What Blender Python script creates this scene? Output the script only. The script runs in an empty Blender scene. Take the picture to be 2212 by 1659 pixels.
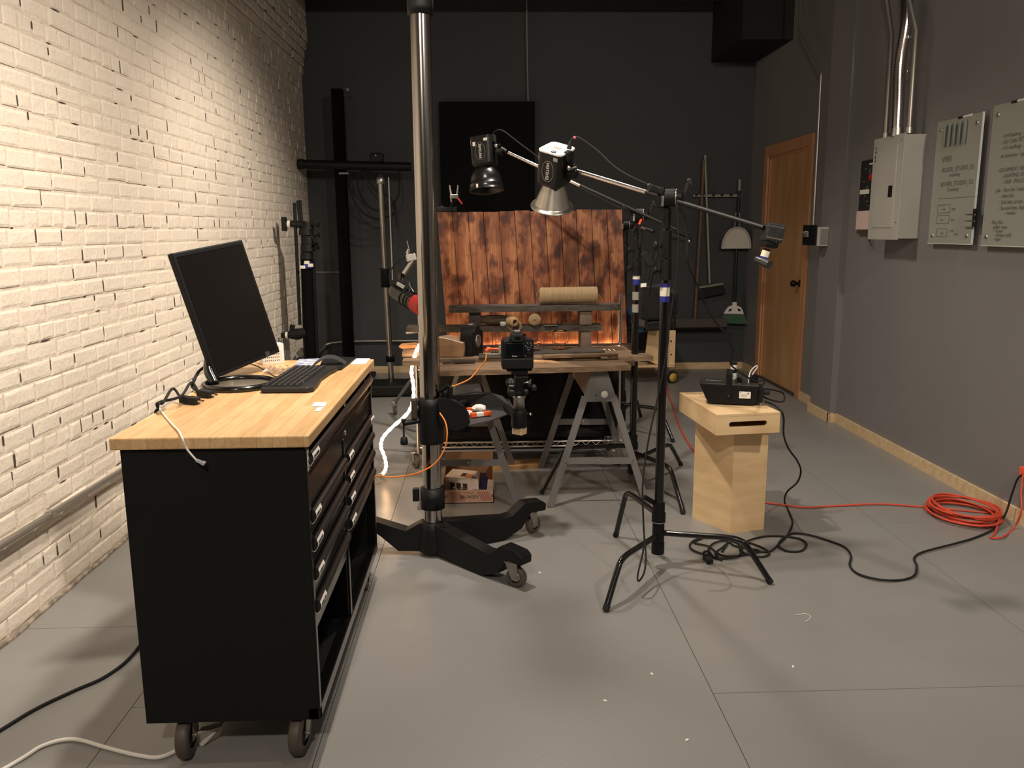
import bpy, bmesh, math, random
from math import sin, cos, radians, pi, atan2, sqrt
from mathutils import Vector as V, Matrix, noise
random.seed(7)
S = bpy.context.scene
COL = S.collection

# ------------------------------------------------------------------ camera
CAMZ = 1.47; FPX = 1780.0
_p, _y, _r = radians(10.6), radians(1.8), radians(0.4)
CF = V((sin(_y)*cos(_p), cos(_y)*cos(_p), -sin(_p)))
_r0 = V((cos(_y), -sin(_y), 0)); _u0 = _r0.cross(CF)
CR = cos(_r)*_r0 - sin(_r)*_u0
CU = sin(_r)*_r0 + cos(_r)*_u0
CP = V((0, 0, CAMZ))
cd = bpy.data.cameras.new('camera'); cam = bpy.data.objects.new('camera', cd); COL.objects.link(cam)
cd.sensor_fit = 'HORIZONTAL'; cd.sensor_width = 36; cd.lens = FPX/2212*36; cd.clip_start = .05
M4 = Matrix((CR, CU, -CF)).transposed().to_4x4(); M4.translation = CP
cam.matrix_world = M4; S.camera = cam

# ------------------------------------------------------------------ world, lights, exposure
w = bpy.data.worlds.new('world'); S.world = w; w.use_nodes = True
w.node_tree.nodes['Background'].inputs[0].default_value = (1, .93, .86, 1)
w.node_tree.nodes['Background'].inputs[1].default_value = .075
S.view_settings.view_transform = 'Standard'; S.view_settings.look = 'None'
S.view_settings.gamma = 1; S.view_settings.use_curve_mapping = False
S.view_settings.exposure = 0.18

def spot(name, loc, aim, power, angle, blend=.35, size=.05, col=(1, .875, .745)):
    l = bpy.data.lights.new(name, 'SPOT'); l.energy = power; l.color = col
    l.spot_size = radians(angle); l.spot_blend = blend; l.shadow_soft_size = size
    o = bpy.data.objects.new(name, l); COL.objects.link(o); o.location = loc
    o.rotation_euler = (V(aim)-V(loc)).to_track_quat('-Z', 'Y').to_euler()
    return o
# track lamps hanging under the ceiling, and one added fill lamp
spot('track_and_fill_lamp', (-.45, -1.2, 3.45), (.9, 3.6, .3), 240, 100, .8, .10)
spot('track_and_fill_lamp', (-.30, 3.05, 3.45), (-.05, 3.1, 0), 215, 114, .7, .06)
spot('track_and_fill_lamp', (.35, 2.0, 3.45), (-1.775, 3.35, .95), 265, 72, 1.0, .10)
spot('track_and_fill_lamp', (.70, 4.85, 3.45), (-1.775, 6.2, .55), 235, 76, .9, .05)
spot('track_and_fill_lamp', (2.0, .3, 3.45), (1.9, 5.3, 1.0), 235, 105, 1.0, .10)  # added fill with no known source, brightens the right and back walls
spot('track_and_fill_lamp', (.4, 5.0, 3.45), (.0, 4.8, 0), 130, 142, .5, .12)

# ------------------------------------------------------------------ helpers
def ray(x, y): return CF + (x-1106)/FPX*CR - (y-829.5)/FPX*CU
def G(x, y, z=0.0):
    d = ray(x, y); return CP + d*((z-CAMZ)/d.z)
def PY(x, y, Y):
    d = ray(x, y); return CP + d*(Y/d.y)
def PX(x, y, X):
    d = ray(x, y); return CP + d*(X/d.x)

def lin(c):
    return tuple(((v/12.92) if v <= .04045 else ((v+.055)/1.055)**2.4) for v in c)
def hexc(r, g, b): return lin((r/255, g/255, b/255))

MATS = {}
def mat(name, rgb, rough=.6, metal=0.0, rgb2=None, scale=6.0, stretch=(1, 1, 1), bump=0.0, bscale=40., coat=0.0,
        emit=None, es=0.0, trans=0.0, contrast=1.0, detail=4, ior=1.45, spec=None, rvar=0.0):
    if name in MATS: return MATS[name]
    m = bpy.data.materials.new(name); m.use_nodes = True; MATS[name] = m
    nt = m.node_tree; b = nt.nodes['Principled BSDF']; N = nt.nodes.new; L = nt.links.new
    c = hexc(*rgb)
    b.inputs['Base Color'].default_value = (*c, 1); b.inputs['Roughness'].default_value = rough
    b.inputs['Metallic'].default_value = metal; b.inputs['IOR'].default_value = ior
    if spec is not None: b.inputs['Specular IOR Level'].default_value = spec
    if coat: b.inputs['Coat Weight'].default_value = coat; b.inputs['Coat Roughness'].default_value = .12
    if trans: b.inputs['Transmission Weight'].default_value = trans
    if emit: b.inputs['Emission Color'].default_value = (*emit, 1); b.inputs['Emission Strength'].default_value = es
    tc = mp = None
    if rgb2 or bump or rvar:
        tc = N('ShaderNodeTexCoord'); mp = N('ShaderNodeMapping'); mp.inputs['Scale'].default_value = stretch
        L(tc.outputs['Object'], mp.inputs['Vector'])
    if rgb2 or rvar:
        n = N('ShaderNodeTexNoise'); n.inputs['Scale'].default_value = scale; n.inputs['Detail'].default_value = detail
        L(mp.outputs[0], n.inputs['Vector'])
        rp = N('ShaderNodeMapRange'); rp.inputs['From Min'].default_value = .5-.25/contrast; rp.inputs['From Max'].default_value = .5+.25/contrast
        L(n.outputs['Fac'], rp.inputs['Value'])
        if rgb2:
            mx = N('ShaderNodeMix'); mx.data_type = 'RGBA'
            mx.inputs['A'].default_value = (*c, 1); mx.inputs['B'].default_value = (*hexc(*rgb2), 1)
            L(rp.outputs[0], mx.inputs['Factor']); L(mx.outputs['Result'], b.inputs['Base Color'])
        if rvar:
            r2 = N('ShaderNodeMapRange'); r2.inputs['To Min'].default_value = rough-rvar; r2.inputs['To Max'].default_value = rough+rvar
            L(rp.outputs[0], r2.inputs['Value']); L(r2.outputs[0], b.inputs['Roughness'])
    if bump:
        n2 = N('ShaderNodeTexNoise'); n2.inputs['Scale'].default_value = bscale; n2.inputs['Detail'].default_value = 5
        L(mp.outputs[0], n2.inputs['Vector'])
        bp = N('ShaderNodeBump'); bp.inputs['Strength'].default_value = bump; bp.inputs['Distance'].default_value = .01
        L(n2.outputs['Fac'], bp.inputs['Height']); L(bp.outputs[0], b.inputs['Normal'])
    return m

class MB:
    def __init__(s): s.v = []; s.f = []; s.sm = []
    def add(s, vs, fs, smooth=False):
        k = len(s.v); s.v += [V(p) for p in vs]; s.f += [tuple(i+k for i in f) for f in fs]; s.sm += [smooth]*len(fs); return s
    def frame(s, c, ax, ay, az, hx, hy, hz, bev=0.0, top=1.0):
        """box centred at c with half sizes along the three axes; bev = chamfer; top = taper of the +z end"""
        c, ax, ay, az = V(c), V(ax).normalized(), V(ay).normalized(), V(az).normalized()
        if bev <= 0:
            vs = [c+ax*hx*sx*(top if sz > 0 else 1)+ay*hy*sy*(top if sz > 0 else 1)+az*hz*sz for sz in (-1, 1) for sy in (-1, 1) for sx in (-1, 1)]
            return s.add(vs, [(0, 2, 3, 1), (4, 5, 7, 6), (0, 1, 5, 4), (2, 6, 7, 3), (0, 4, 6, 2), (1, 3, 7, 5)])
        bm = bmesh.new(); bmesh.ops.create_cube(bm, size=2)
        for q in bm.verts:
            t = top if q.co.z > 0 else 1
            q.co = V((q.co.x*hx*t, q.co.y*hy*t, q.co.z*hz))
        bmesh.ops.bevel(bm, geom=bm.edges[:], offset=bev, segments=2, affect='EDGES', profile=.6)
        bm.verts.index_update()
        vs = [c+ax*q.co.x+ay*q.co.y+az*q.co.z for q in bm.verts]; fs = [tuple(q.index for q in f.verts) for f in bm.faces]
        bm.free(); return s.add(vs, fs)
    def box(s, c, size, rz=0.0, bev=0.0, top=1.0):
        ax = V((cos(rz), sin(rz), 0)); ay = V((-sin(rz), cos(rz), 0))
        return s.frame(c, ax, ay, (0, 0, 1), size[0]/2, size[1]/2, size[2]/2, bev, top)
    def bb(s, x0, x1, y0, y1, z0, z1, bev=0.0):
        return s.box(((x0+x1)/2, (y0+y1)/2, (z0+z1)/2), (x1-x0, y1-y0, z1-z0), 0, bev)
    def bar(s, p0, p1, w, h, up=(0, 0, 1), bev=0.0):
        p0, p1, up = V(p0), V(p1), V(up); d = (p1-p0).normalized(); sd = d.cross(up)
        if sd.length < 1e-4: sd = d.cross(V((0, 1, 0)))
        sd.normalize(); u2 = sd.cross(d)
        return s.frame((p0+p1)/2, sd, u2, d, w/2, h/2, (p1-p0).length/2, bev)
    def tube(s, pts, r, seg=10, closed=False, smooth=0, caps=True):
        pts = [V(p) for p in pts]
        if smooth: pts = crom(pts, smooth, closed)
        n = len(pts); rr = r if isinstance(r, (list, tuple)) else [r]*n
        if len(rr) != n: rr = [rr[0]+(rr[-1]-rr[0])*i/(n-1) for i in range(n)]
        T = []
        for i in range(n):
            a = pts[(i-1) % n] if (closed or i > 0) else pts[i]; b = pts[(i+1) % n] if (closed or i < n-1) else pts[i]
            t = (b-a); T.append(t.normalized() if t.length > 1e-9 else V((0, 0, 1)))
        nv = T[0].orthogonal().normalized(); vs = []; fs = []
        for i in range(n):
            nv = nv - T[i]*nv.dot(T[i]); nv = nv.normalized() if nv.length > 1e-6 else T[i].orthogonal().normalized(); bv = T[i].cross(nv)
            for k in range(seg):
                a = 2*pi*k/seg; vs.append(pts[i]+(nv*cos(a)+bv*sin(a))*rr[i])
        m = n if closed else n-1
        for i in range(m):
            for k in range(seg):
                k2 = (k+1) % seg; j = (i+1) % n
                fs.append((i*seg+k, i*seg+k2, j*seg+k2, j*seg+k))
        s.add(vs, fs, True)
        if caps and not closed:
            s.add(vs[:seg], [tuple(reversed(range(seg)))]); s.add(vs[-seg:], [tuple(range(seg))])
        return s
    def cyl(s, p0, p1, r0, r1=None, seg=20): return s.tube([p0, p1], [r0, r0 if r1 is None else r1], seg)
    def lathe(s, prof, c, ax=(0, 0, 1), seg=28, closed=False, a0=0, a1=2*pi):
        c, ax = V(c), V(ax).normalized(); u = ax.orthogonal().normalized(); w_ = ax.cross(u)
        vs = []; fs = []; n = len(prof); full = abs(a1-a0-2*pi) < 1e-6; m = seg if full else seg+1
        for k in range(m):
            a = a0+(a1-a0)*k/seg
            for (r, z) in prof: vs.append(c+(u*cos(a)+w_*sin(a))*r+ax*z)
        for k in range(seg):
            k2 = (k+1) % m
            for i in range(n-1): fs.append((k*n+i, k2*n+i, k2*n+i+1, k*n+i+1))
        return s.add(vs, fs, True)
    def prism(s, poly, o, u, v_, d):
        """polygon (a,b) in plane o+u*a+v*b extruded by vector d"""
        o, u, v_, d = V(o), V(u), V(v_), V(d); n = len(poly)
        a = [o+u*p+v_*q for p, q in poly]; b = [p+d for p in a]
        return s.add(a+b, [tuple(reversed(range(n))), tuple(range(n, 2*n))]+[(i, (i+1) % n, n+(i+1) % n, n+i) for i in range(n)])
    def quad(s, a, b, c, d): return s.add([a, b, c, d], [(0, 1, 2, 3)])
    def mesh(s, name, m, off=V((0, 0, 0))):
        me = bpy.data.meshes.new(name); me.from_pydata([tuple(p-off) for p in s.v], [], s.f)
        me.polygons.foreach_set('use_smooth', s.sm); me.validate(); me.update()
        bm = bmesh.new(); bm.from_mesh(me); bmesh.ops.recalc_face_normals(bm, faces=bm.faces[:]); bm.to_mesh(me); bm.free()
        if m: me.materials.append(m)
        return me

def crom(pts, k, closed=False):
    n = len(pts); out = []
    for i in range(n if closed else n-1):
        p0 = pts[(i-1) % n] if (closed or i > 0) else pts[i]*2-pts[i+1]
        p1 = pts[i]; p2 = pts[(i+1) % n]; p3 = pts[(i+2) % n] if (closed or i < n-2) else pts[i+1]*2-pts[i]
        for j in range(k):
            t = j/k; out.append(.5*((2*p1)+(-p0+p2)*t+(2*p0-5*p1+4*p2-p3)*t*t+(-p0+3*p1-3*p2+p3)*t**3))
    if not closed: out.append(pts[-1])
    return out

ROOT = {}
def thing(name, label, cat, loc, group=None):
    o = bpy.data.objects.new(name, None); COL.objects.link(o); o.location = loc; o.empty_display_size = .05
    o['label'] = label; o['category'] = cat
    if group: o['group'] = group
    ROOT[o.name] = V(loc); return o
def off(o):
    while o.parent: o = o.parent
    return ROOT.get(o.name, V((0, 0, 0)))
def part(name, mb, m, parent, label=None, bev=0, stuff=False):
    ofs = off(parent) if parent else V((0, 0, 0))
    o = bpy.data.objects.new(name, mb.mesh(name, m, ofs)); COL.objects.link(o)
    if parent: o.parent = parent
    if label: o['label'] = label
    if stuff: o['kind'] = 'stuff'
    if bev:
        md = o.modifiers.new('bevel', 'BEVEL'); md.width = bev; md.segments = 2; md.limit_method = 'ANGLE'
    return o
def single(name, mb, m, label, cat, loc=None, group=None, bev=0):
    if loc is None:
        xs = [p.x for p in mb.v]; ys = [p.y for p in mb.v]; zs = [p.z for p in mb.v]
        loc = V(((min(xs)+max(xs))/2, (min(ys)+max(ys))/2, min(zs)))
    o = bpy.data.objects.new(name, mb.mesh(name, m, V(loc))); COL.objects.link(o); o.location = loc
    ROOT[o.name] = V(loc)
    o['label'] = label; o['category'] = cat
    if group: o['group'] = group
    if bev:
        md = o.modifiers.new('bevel', 'BEVEL'); md.width = bev; md.segments = 2; md.limit_method = 'ANGLE'
    return o
def struct(name, mb, m, label=None):
    o = bpy.data.objects.new(name, mb.mesh(name, m)); COL.objects.link(o); o['kind'] = 'structure'
    ROOT[o.name] = V((0, 0, 0))
    if label: o['label'] = label
    return o
def inst(name, me, parent, loc, rot=None, scale=None):
    o = bpy.data.objects.new(name, me); COL.objects.link(o); o.parent = parent; o.location = V(loc)-off(parent)
    if rot: o.rotation_euler = rot
    if scale: o.scale = scale
    return o
def copytree(o, parent=None):
    c = o.copy(); COL.objects.link(c); c.parent = parent
    if parent is None: ROOT[c.name] = V(o.location)
    for ch in list(o.children): copytree(ch, c)
    return c
def text_mb(body, o, u, v_, size, extr=.0008, align='LEFT'):
    cu = bpy.data.curves.new('t', 'FONT'); cu.body = body; cu.size = size; cu.align_x = align; cu.resolution_u = 2
    ob = bpy.data.objects.new('t', cu); COL.objects.link(ob)
    dg = bpy.context.evaluated_depsgraph_get(); me = bpy.data.meshes.new_from_object(ob.evaluated_get(dg))
    mb = MB(); u, v_ = V(u).normalized(), V(v_).normalized(); n = u.cross(v_)
    mb.add([V(o)+u*q.co.x+v_*q.co.y+n*extr for q in me.vertices], [tuple(p.vertices) for p in me.polygons])
    bpy.data.objects.remove(ob); bpy.data.meshes.remove(me); bpy.data.curves.remove(cu)
    return mb
def merge(*mbs):
    m = MB()
    for q in mbs: m.add(q.v, q.f); m.sm[-len(q.f):] = q.sm
    return m

# ------------------------------------------------------------------ materials
m_brick = mat('painted_brick', (240, 230, 214), .6, rgb2=(230, 219, 202), scale=9, bump=.35, bscale=45)
m_mortar = mat('painted_mortar', (234, 223, 206), .7, rgb2=(214, 201, 182), scale=14, bump=.5, bscale=50, contrast=1.4)
m_gap = mat('unpainted_gap', (92, 78, 64), .9, rgb2=(60, 50, 42), scale=30)
m_blackwall = mat('charcoal_wall_paint', (66, 68, 70), .75, rgb2=(62, 64, 66), scale=2, bump=.1, bscale=120)
m_graywall = mat('grey_wall_paint', (128, 126, 126), .7, rgb2=(123, 121, 121), scale=1.5, bump=.08, bscale=140)
m_ceil = mat('black_ceiling_paint', (30, 29, 28), .9)
m_floor = mat('grey_floor_paint', (143, 142, 139), .36, rgb2=(135, 133, 130), scale=2.2, bump=.04, bscale=60, rvar=.07, detail=6)
m_joint = mat('floor_joint', (70, 66, 60), .8)
m_pine = mat('pale_pine', (222, 196, 158), .6, rgb2=(206, 176, 134), scale=5, stretch=(1, 6, 6), contrast=1.5)
m_black = mat('matte_black', (20, 20, 20), .55, rgb2=(24, 24, 23), scale=5, spec=.3)
m_gloss = mat('gloss_black', (18, 17, 17), .22, coat=.3)
m_powder = mat('powder_black', (18, 18, 19), .5, spec=.3)
m_rubber = mat('black_rubber', (24, 24, 24), .8)
m_cloth = mat('black_cloth', (14, 13, 13), .95, bump=.5, bscale=30)
m_chrome = mat('chrome', (215, 210, 205), .2, 1.0)
m_satin = mat('brushed_steel', (172, 168, 163), .17, 1.0)
m_alu = mat('aluminium', (190, 186, 180), .38, 1.0)
m_galv = mat('galvanised', (165, 160, 152), .42, .85)
m_greymetal = mat('grey_enamel', (120, 118, 116), .45, rgb2=(112, 110, 108), scale=8)
m_panelgrey = mat('panel_grey', (180, 178, 170), .5, rgb2=(170, 168, 160), scale=6)
m_white = mat('white_plastic', (236, 232, 224), .5)
m_paper = mat('white_paper', (244, 240, 232), .8)
m_label = mat('label_white', (240, 236, 226), .7)
m_ink = mat('ink', (38, 36, 36), .7)
m_inkgrey = mat('ink_grey', (96, 98, 94), .7)
m_blue = mat('blue_tape', (42, 46, 140), .6)
m_whitetape = mat('white_tape', (238, 232, 210), .7)
m_greytape = mat('grey_tape', (150, 148, 140), .7)
m_orange = mat('orange_plastic', (235, 96, 44), .5)
m_red = mat('red_plastic', (190, 40, 38), .4)
m_redcord = mat('red_orange_rubber', (214, 82, 58), .5)
m_orangecord = mat('orange_cord', (240, 140, 50), .45)
m_glass = mat('clear_glass', (255, 255, 255), .02, trans=1.0, ior=1.22)
m_plastic_clear = mat('clear_film', (255, 255, 255), .12, trans=.95, ior=1.2)
m_card = mat('cardboard', (176, 138, 104), .85, rgb2=(160, 122, 90), scale=5)
m_twine = mat('twine', (232, 202, 158), .9, rgb2=(206, 174, 130), scale=3, stretch=(60, 3, 3), bump=.9, bscale=80)
m_ply = mat('plywood', (240, 210, 164), .6, rgb2=(220, 184, 136), scale=3.5, stretch=(1, 1, 5), contrast=1.3, detail=6)
m_screen = mat('screen_glass', (16, 13, 12), .28)
m_emit = mat('rope_glow', (255, 220, 180), .4, emit=(1, .62, .33), es=20)
m_tan = mat('brown_paper', (178, 140, 106), .85, rgb2=(160, 122, 88), scale=12, bump=.6, bscale=14)
m_board = mat('weathered_board', (150, 124, 98), .8, rgb2=(112, 90, 70), scale=5, stretch=(1.2, 14, 14), contrast=1.4, bump=.5, bscale=30)
m_darkboard = mat('dark_weathered_board', (86, 78, 70), .85, rgb2=(58, 51, 46), scale=5, stretch=(1.2, 14, 14), contrast=1.5, bump=.5, bscale=30)
m_greenbr = mat('green_bristle', (40, 78, 62), .9)
m_warmlit = mat('warm_lit_steel', (170, 150, 135), .5, .2)  # sawhorse steel tinted warm: orange light on the channel put into the colour

def wood_staves():
    m = bpy.data.materials.new('butcher_block'); m.use_nodes = True; nt = m.node_tree; N = nt.nodes.new; L = nt.links.new
    b = nt.nodes['Principled BSDF']; b.inputs['Roughness'].default_value = .38
    tc = N('ShaderNodeTexCoord'); mp = N('ShaderNodeMapping'); L(tc.outputs['Object'], mp.inputs[0]); mp.inputs['Rotation'].default_value = (0, 0, radians(90))
    br = N('ShaderNodeTexBrick'); br.inputs['Scale'].default_value = 1; br.inputs['Brick Width'].default_value = .42; br.inputs['Row Height'].default_value = .040
    br.inputs['Mortar Size'].default_value = .0006; br.inputs['Color1'].default_value = (*hexc(226, 190, 140), 1); br.inputs['Color2'].default_value = (*hexc(210, 168, 116), 1)
    br.inputs['Mortar'].default_value = (*hexc(190, 140, 90), 1); br.inputs['Bias'].default_value = -.1; br.offset = .37
    L(mp.outputs[0], br.inputs['Vector'])
    mp2 = N('ShaderNodeMapping'); mp2.inputs['Scale'].default_value = (40, 3, 40); L(tc.outputs['Object'], mp2.inputs[0])
    n = N('ShaderNodeTexNoise'); n.inputs['Scale'].default_value = 2; n.inputs['Detail'].default_value = 5; L(mp2.outputs[0], n.inputs[0])
    mx = N('ShaderNodeMix'); mx.data_type = 'RGBA'; mx.blend_type = 'MULTIPLY'; mx.inputs['Factor'].default_value = .35
    cr = N('ShaderNodeValToRGB'); cr.color_ramp.elements[0].color = (.62, .5, .38, 1); cr.color_ramp.elements[0].position = .35; cr.color_ramp.elements[1].color = (1, 1, 1, 1); cr.color_ramp.elements[1].position = .6
    L(n.outputs['Fac'], cr.inputs[0]); L(br.outputs['Color'], mx.inputs['A']); L(cr.outputs[0], mx.inputs['B']); L(mx.outputs['Result'], b.inputs['Base Color'])
    return m
m_block = wood_staves()
def scorched():
    m = bpy.data.materials.new('scorched_pine'); m.use_nodes = True; nt = m.node_tree; N = nt.nodes.new; L = nt.links.new
    b = nt.nodes['Principled BSDF']; b.inputs['Roughness'].default_value = .5
    tc = N('ShaderNodeTexCoord'); geo = N('ShaderNodeNewGeometry'); oi = N('ShaderNodeObjectInfo')
    def nz(sc, stretch, det, seed=True):
        mp = N('ShaderNodeMapping'); mp.inputs['Scale'].default_value = stretch; L(geo.outputs['Position'], mp.inputs[0])
        n = N('ShaderNodeTexNoise'); n.noise_dimensions = '4D'; n.inputs['Scale'].default_value = sc; n.inputs['Detail'].default_value = det
        L(mp.outputs[0], n.inputs['Vector'])
        if seed:
            mu = N('ShaderNodeMath'); mu.operation = 'MULTIPLY'; mu.inputs[1].default_value = 9; L(oi.outputs['Random'], mu.inputs[0]); L(mu.outputs[0], n.inputs['W'])
        return n
    def ramp(src, e):
        r = N('ShaderNodeValToRGB'); el = r.color_ramp.elements
        while len(el) < len(e): el.new(.5)
        for q, (p, c) in zip(el, e): q.position = p; q.color = (*hexc(*c), 1)
        L(src, r.inputs[0]); return r
    base = ramp(nz(3, (5, 5, .7), 5).outputs['Fac'], [(.3, (122, 70, 40)), (.48, (156, 96, 58)), (.62, (182, 124, 80)), (.75, (142, 84, 50))])
    gr = ramp(nz(4, (60, 60, 1.5), 3).outputs['Fac'], [(.35, (170, 140, 120)), (.6, (255, 255, 255))])
    sp = ramp(nz(16, (1, 1, .6), 3, False).outputs['Fac'], [(.34, (70, 40, 28)), (.44, (176, 138, 112)), (.53, (255, 255, 255))])
    sp2 = ramp(nz(6, (1, 1, .5), 5, False).outputs['Fac'], [(.33, (66, 46, 36)), (.47, (255, 255, 255))])
    a = base
    cur = base.outputs[0]
    for q, f in ((gr, .7), (sp, .85), (sp2, .8)):
        mx = N('ShaderNodeMix'); mx.data_type = 'RGBA'; mx.blend_type = 'MULTIPLY'; mx.inputs['Factor'].default_value = f
        L(cur, mx.inputs['A']); L(q.outputs[0], mx.inputs['B']); cur = mx.outputs['Result']
    L(cur, b.inputs['Base Color']); return m
m_scorch = scorched()
def doorwood():
    return mat('door_veneer', (206, 160, 112), .45, rgb2=(176, 134, 90), scale=1.6, stretch=(4, 4, .8), contrast=1.3, detail=5)
m_door = doorwood()
m_doortrim = mat('door_casing', (204, 150, 108), .5, rgb2=(178, 126, 88), scale=4, stretch=(6, 6, .7))
# ================================================================== SETTING
ZC = 3.75; WL = -1.775; WR = 2.68; WB = 8.60; YN = -3.0
# floor: hardboard panels with open joints
mb = MB(); mb.bb(WL-.1, 2.95, YN, WB+.1, -.10, -.012); floor = struct('floor', mb, m_joint)
xs = [-1.80, -1.13, -.50, .715, 1.965, 2.80]
fk = 0
for i in range(len(xs)-1):
    ys = [YN, 2.40, 5.25, WB+.05] if i in (3, 1) else ([YN, 1.2, 3.9, 6.4, WB+.05] if i in (2, 4) else [YN, 2.95, 5.8, WB+.05])
    for j in range(len(ys)-1):
        mb = MB(); mb.bb(xs[i]+.0012, xs[i+1]-.0012, ys[j]+.0012, ys[j+1]-.0012, -.012, 0)
        part('floor_panel', mb, m_floor, floor)
mb = MB(); mb.bb(WL-.1, 2.95, YN, WB+.1, ZC, ZC+.1); ceiling = struct('ceiling', mb, m_ceil)
mb = MB(); mb.bb(WL, 2.7, 7.9, 8.15, 3.56, ZC); part('beam', mb, m_blackwall, ceiling)
mb = MB(); mb.bb(WL-.1, 2.95, WB, WB+.12, 0, ZC); struct('wall_back', mb, m_blackwall)
mb = MB(); mb.bb(WR, WR+.2, YN, 6.5, 0, ZC); wr = struct('wall_right', mb, m_graywall)
mb = MB(); mb.bb(2.63, WR, 6.10, 6.48, 0, ZC); part('pilaster', mb, m_graywall, wr)
# wall beyond the pilaster, around the door
DX = 2.735; DY0, DY1, DZ = 7.06, 8.06, 2.14
mb = MB(); mb.bb(DX, DX+.2, 6.48, DY0, 0, ZC); mb.bb(DX, DX+.2, DY1, WB, 0, ZC); mb.bb(DX, DX+.2, DY0, DY1, DZ, ZC)
part('wall_section', mb, m_graywall, wr)
mb = MB(); mb.bb(2.28, DX, 7.6, WB, 3.10, ZC); struct('shade_soffit_1', mb, m_ceil)  # black soffit box stands in for the dark light cutoff on the wall
mb = MB(); mb.bb(WL-.1, 2.95, YN-.1, YN, 0, ZC); struct('wall_front', mb, m_graywall)
# door
door = struct('door_1', MB().bb(DX+.012, DX+.05, DY0+.02, DY1-.02, .02, DZ-.02), m_door)
mb = MB()
mb.bb(DX-.02, DX, DY0-.10, DY0, 0, DZ+.10); mb.bb(DX-.02, DX, DY1, DY1+.10, 0, DZ+.10); mb.bb(DX-.02, DX, DY0, DY1, DZ, DZ+.10)
part('casing', mb, m_doortrim, door, bev=.004)
mb = MB(); mb.bb(DX, DX+.1, DY0, DY0+.02, 0, DZ); mb.bb(DX, DX+.1, DY1-.02, DY1, 0, DZ); mb.bb(DX, DX+.1, DY0, DY1, DZ-.02, DZ)
part('jamb', mb, m_doortrim, door)
kp = PX(1720, 613, DX-.03)
mb = MB(); mb.lathe([(0, -.03), (.022, -.028), (.03, -.01), (.026, .006), (.012, .02), (.012, .04), (.032, .045), (.033, .052), (0, .052)], (DX-.035, DY0+.10, kp.z), (1, 0, 0), 18)
part('door_knob', mb, mat('dark_bronze', (38, 30, 24), .35, .7), door)
part('threshold', MB().bb(DX-.01, DX+.1, DY0, DY1, 0, .02), m_joint, door)
# baseboards
def bboard(n, *boxes):
    mb = MB()
    for b in boxes: mb.bb(*b)
    struct(n, mb, m_pine)
bboard('baseboard_right', (WR-.018, WR, YN, 6.10, 0, .07), (2.612, 2.63, 6.082, 6.49, 0, .07), (2.612, WR, 6.082, 6.10, 0, .07), (DX-.018, DX, 6.48, 6.96, 0, .07), (DX-.018, DX, 8.16, WB, 0, .07))
bboard('baseboard_back', (WL, DX, WB-.018, WB, 0, .07))

# brick wall: mortar backing, every brick a mesh of its own (nearest 300), the rest joined
mb = MB(); mb.bb(WL-.25, WL-.0058, YN, WB, 0, ZC)
wl = struct('wall_left', mb, m_mortar)
RH = .0745; cand = []; far = MB(); gaps = MB()
def brick_verts(y0, y1, z0, z1, xo, rnd):
    bx = WL-.03; fx = WL+xo; c = .007+rnd.random()*.007
    t = [(y0, z0), (y1, z0), (y1, z1), (y0, z1)]
    k = [(y0+c, z0+c), (y1-c, z0+c), (y1-c, z1-c), (y0+c, z1-c)]
    e = .0035
    vs = [V((bx, *p)) for p in t]+[V((fx-.0040+rnd.uniform(-.0008, .0008), *p)) for p in t]+[V((fx-.0015+rnd.uniform(-.0009, .0009), p[0]+rnd.uniform(-e, e), p[1]+rnd.uniform(-e, e))) for p in k]
    fs = []
    for a in (0, 4):
        for i in range(4): fs.append((a+i, a+(i+1) % 4, a+4+(i+1) % 4, a+4+i))
    fs.append((8, 9, 10, 11)); return vs, fs
rnd = random.Random(3)
rows = int(ZC/RH)
for r in range(rows):
    z0 = r*RH+.004; header = (r % 6 in (2,) or r == 30); L0 = .105 if header else .212
    y = 1.2+(rnd.random()*.1 if header else (.106 if r % 2 else 0)+rnd.random()*.03); 
    xo = 0.0+max(0, min(5, int((z0-2.95)/.0745)+1))*.014 if z0 > 2.95 else 0.0
    while y < WB-.02:
        ln = L0*(1+rnd.uniform(-.07, .07)); y1 = min(y+ln, WB-.002)
        jt = .009+rnd.random()*.003; dz = rnd.uniform(-.003, .003)
        if rnd.random() < .25:  # sagging or thick paint bridges the joint
            jt = .004
        if y1-y > .03:
            vs, fs = brick_verts(y+jt/2, y1-jt/2, z0+dz, z0+RH-.009+dz*.5, xo+rnd.uniform(-.003, .002), rnd)
            cand.append((y, r, vs, fs))
        if rnd.random() < .26 and y > 1.6:   # unpainted hole in the upright joint
            h = RH*rnd.uniform(.25, .8); zb = z0+rnd.uniform(.2, 1)*(RH-h); wv = rnd.uniform(.0022, .006)
            p = [(y-wv, zb), (y+wv*rnd.random(), zb-.004), (y+wv, zb+h*.5), (y+wv*.6, zb+h), (y-wv*.7, zb+h*.9)]
            gaps.prism(p, (WL+xo-.010, 0, 0), (0, 1, 0), (0, 0, 1), (.0072, 0, 0))
        if rnd.random() < .12 and y > 1.6:
            h = rnd.uniform(.02, .08); p = [(y, z0-.004), (y+h*.4, z0-.0065), (y+h, z0-.004), (y+h*.5, z0-.001)]
            gaps.prism(p, (WL+xo-.010, 0, 0), (0, 1, 0), (0, 0, 1), (.0075, 0, 0))
        y = y1
seen = []
for c in cand:
    y, r, vs, fs = c; p = vs[0]; d = p-CP; z = d.dot(CF)
    if z > .3:
        px = 1106+FPX*d.dot(CR)/z; py = 829.5-FPX*d.dot(CU)/z
        ok = -60 < px < 700 and -40 < py < 1500 and not (300 < px and 950 < py)
    else: ok = False
    seen.append((0 if ok else 1, z if z > .3 else 99, c))
seen.sort(key=lambda t: (t[0], t[1]))
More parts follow.
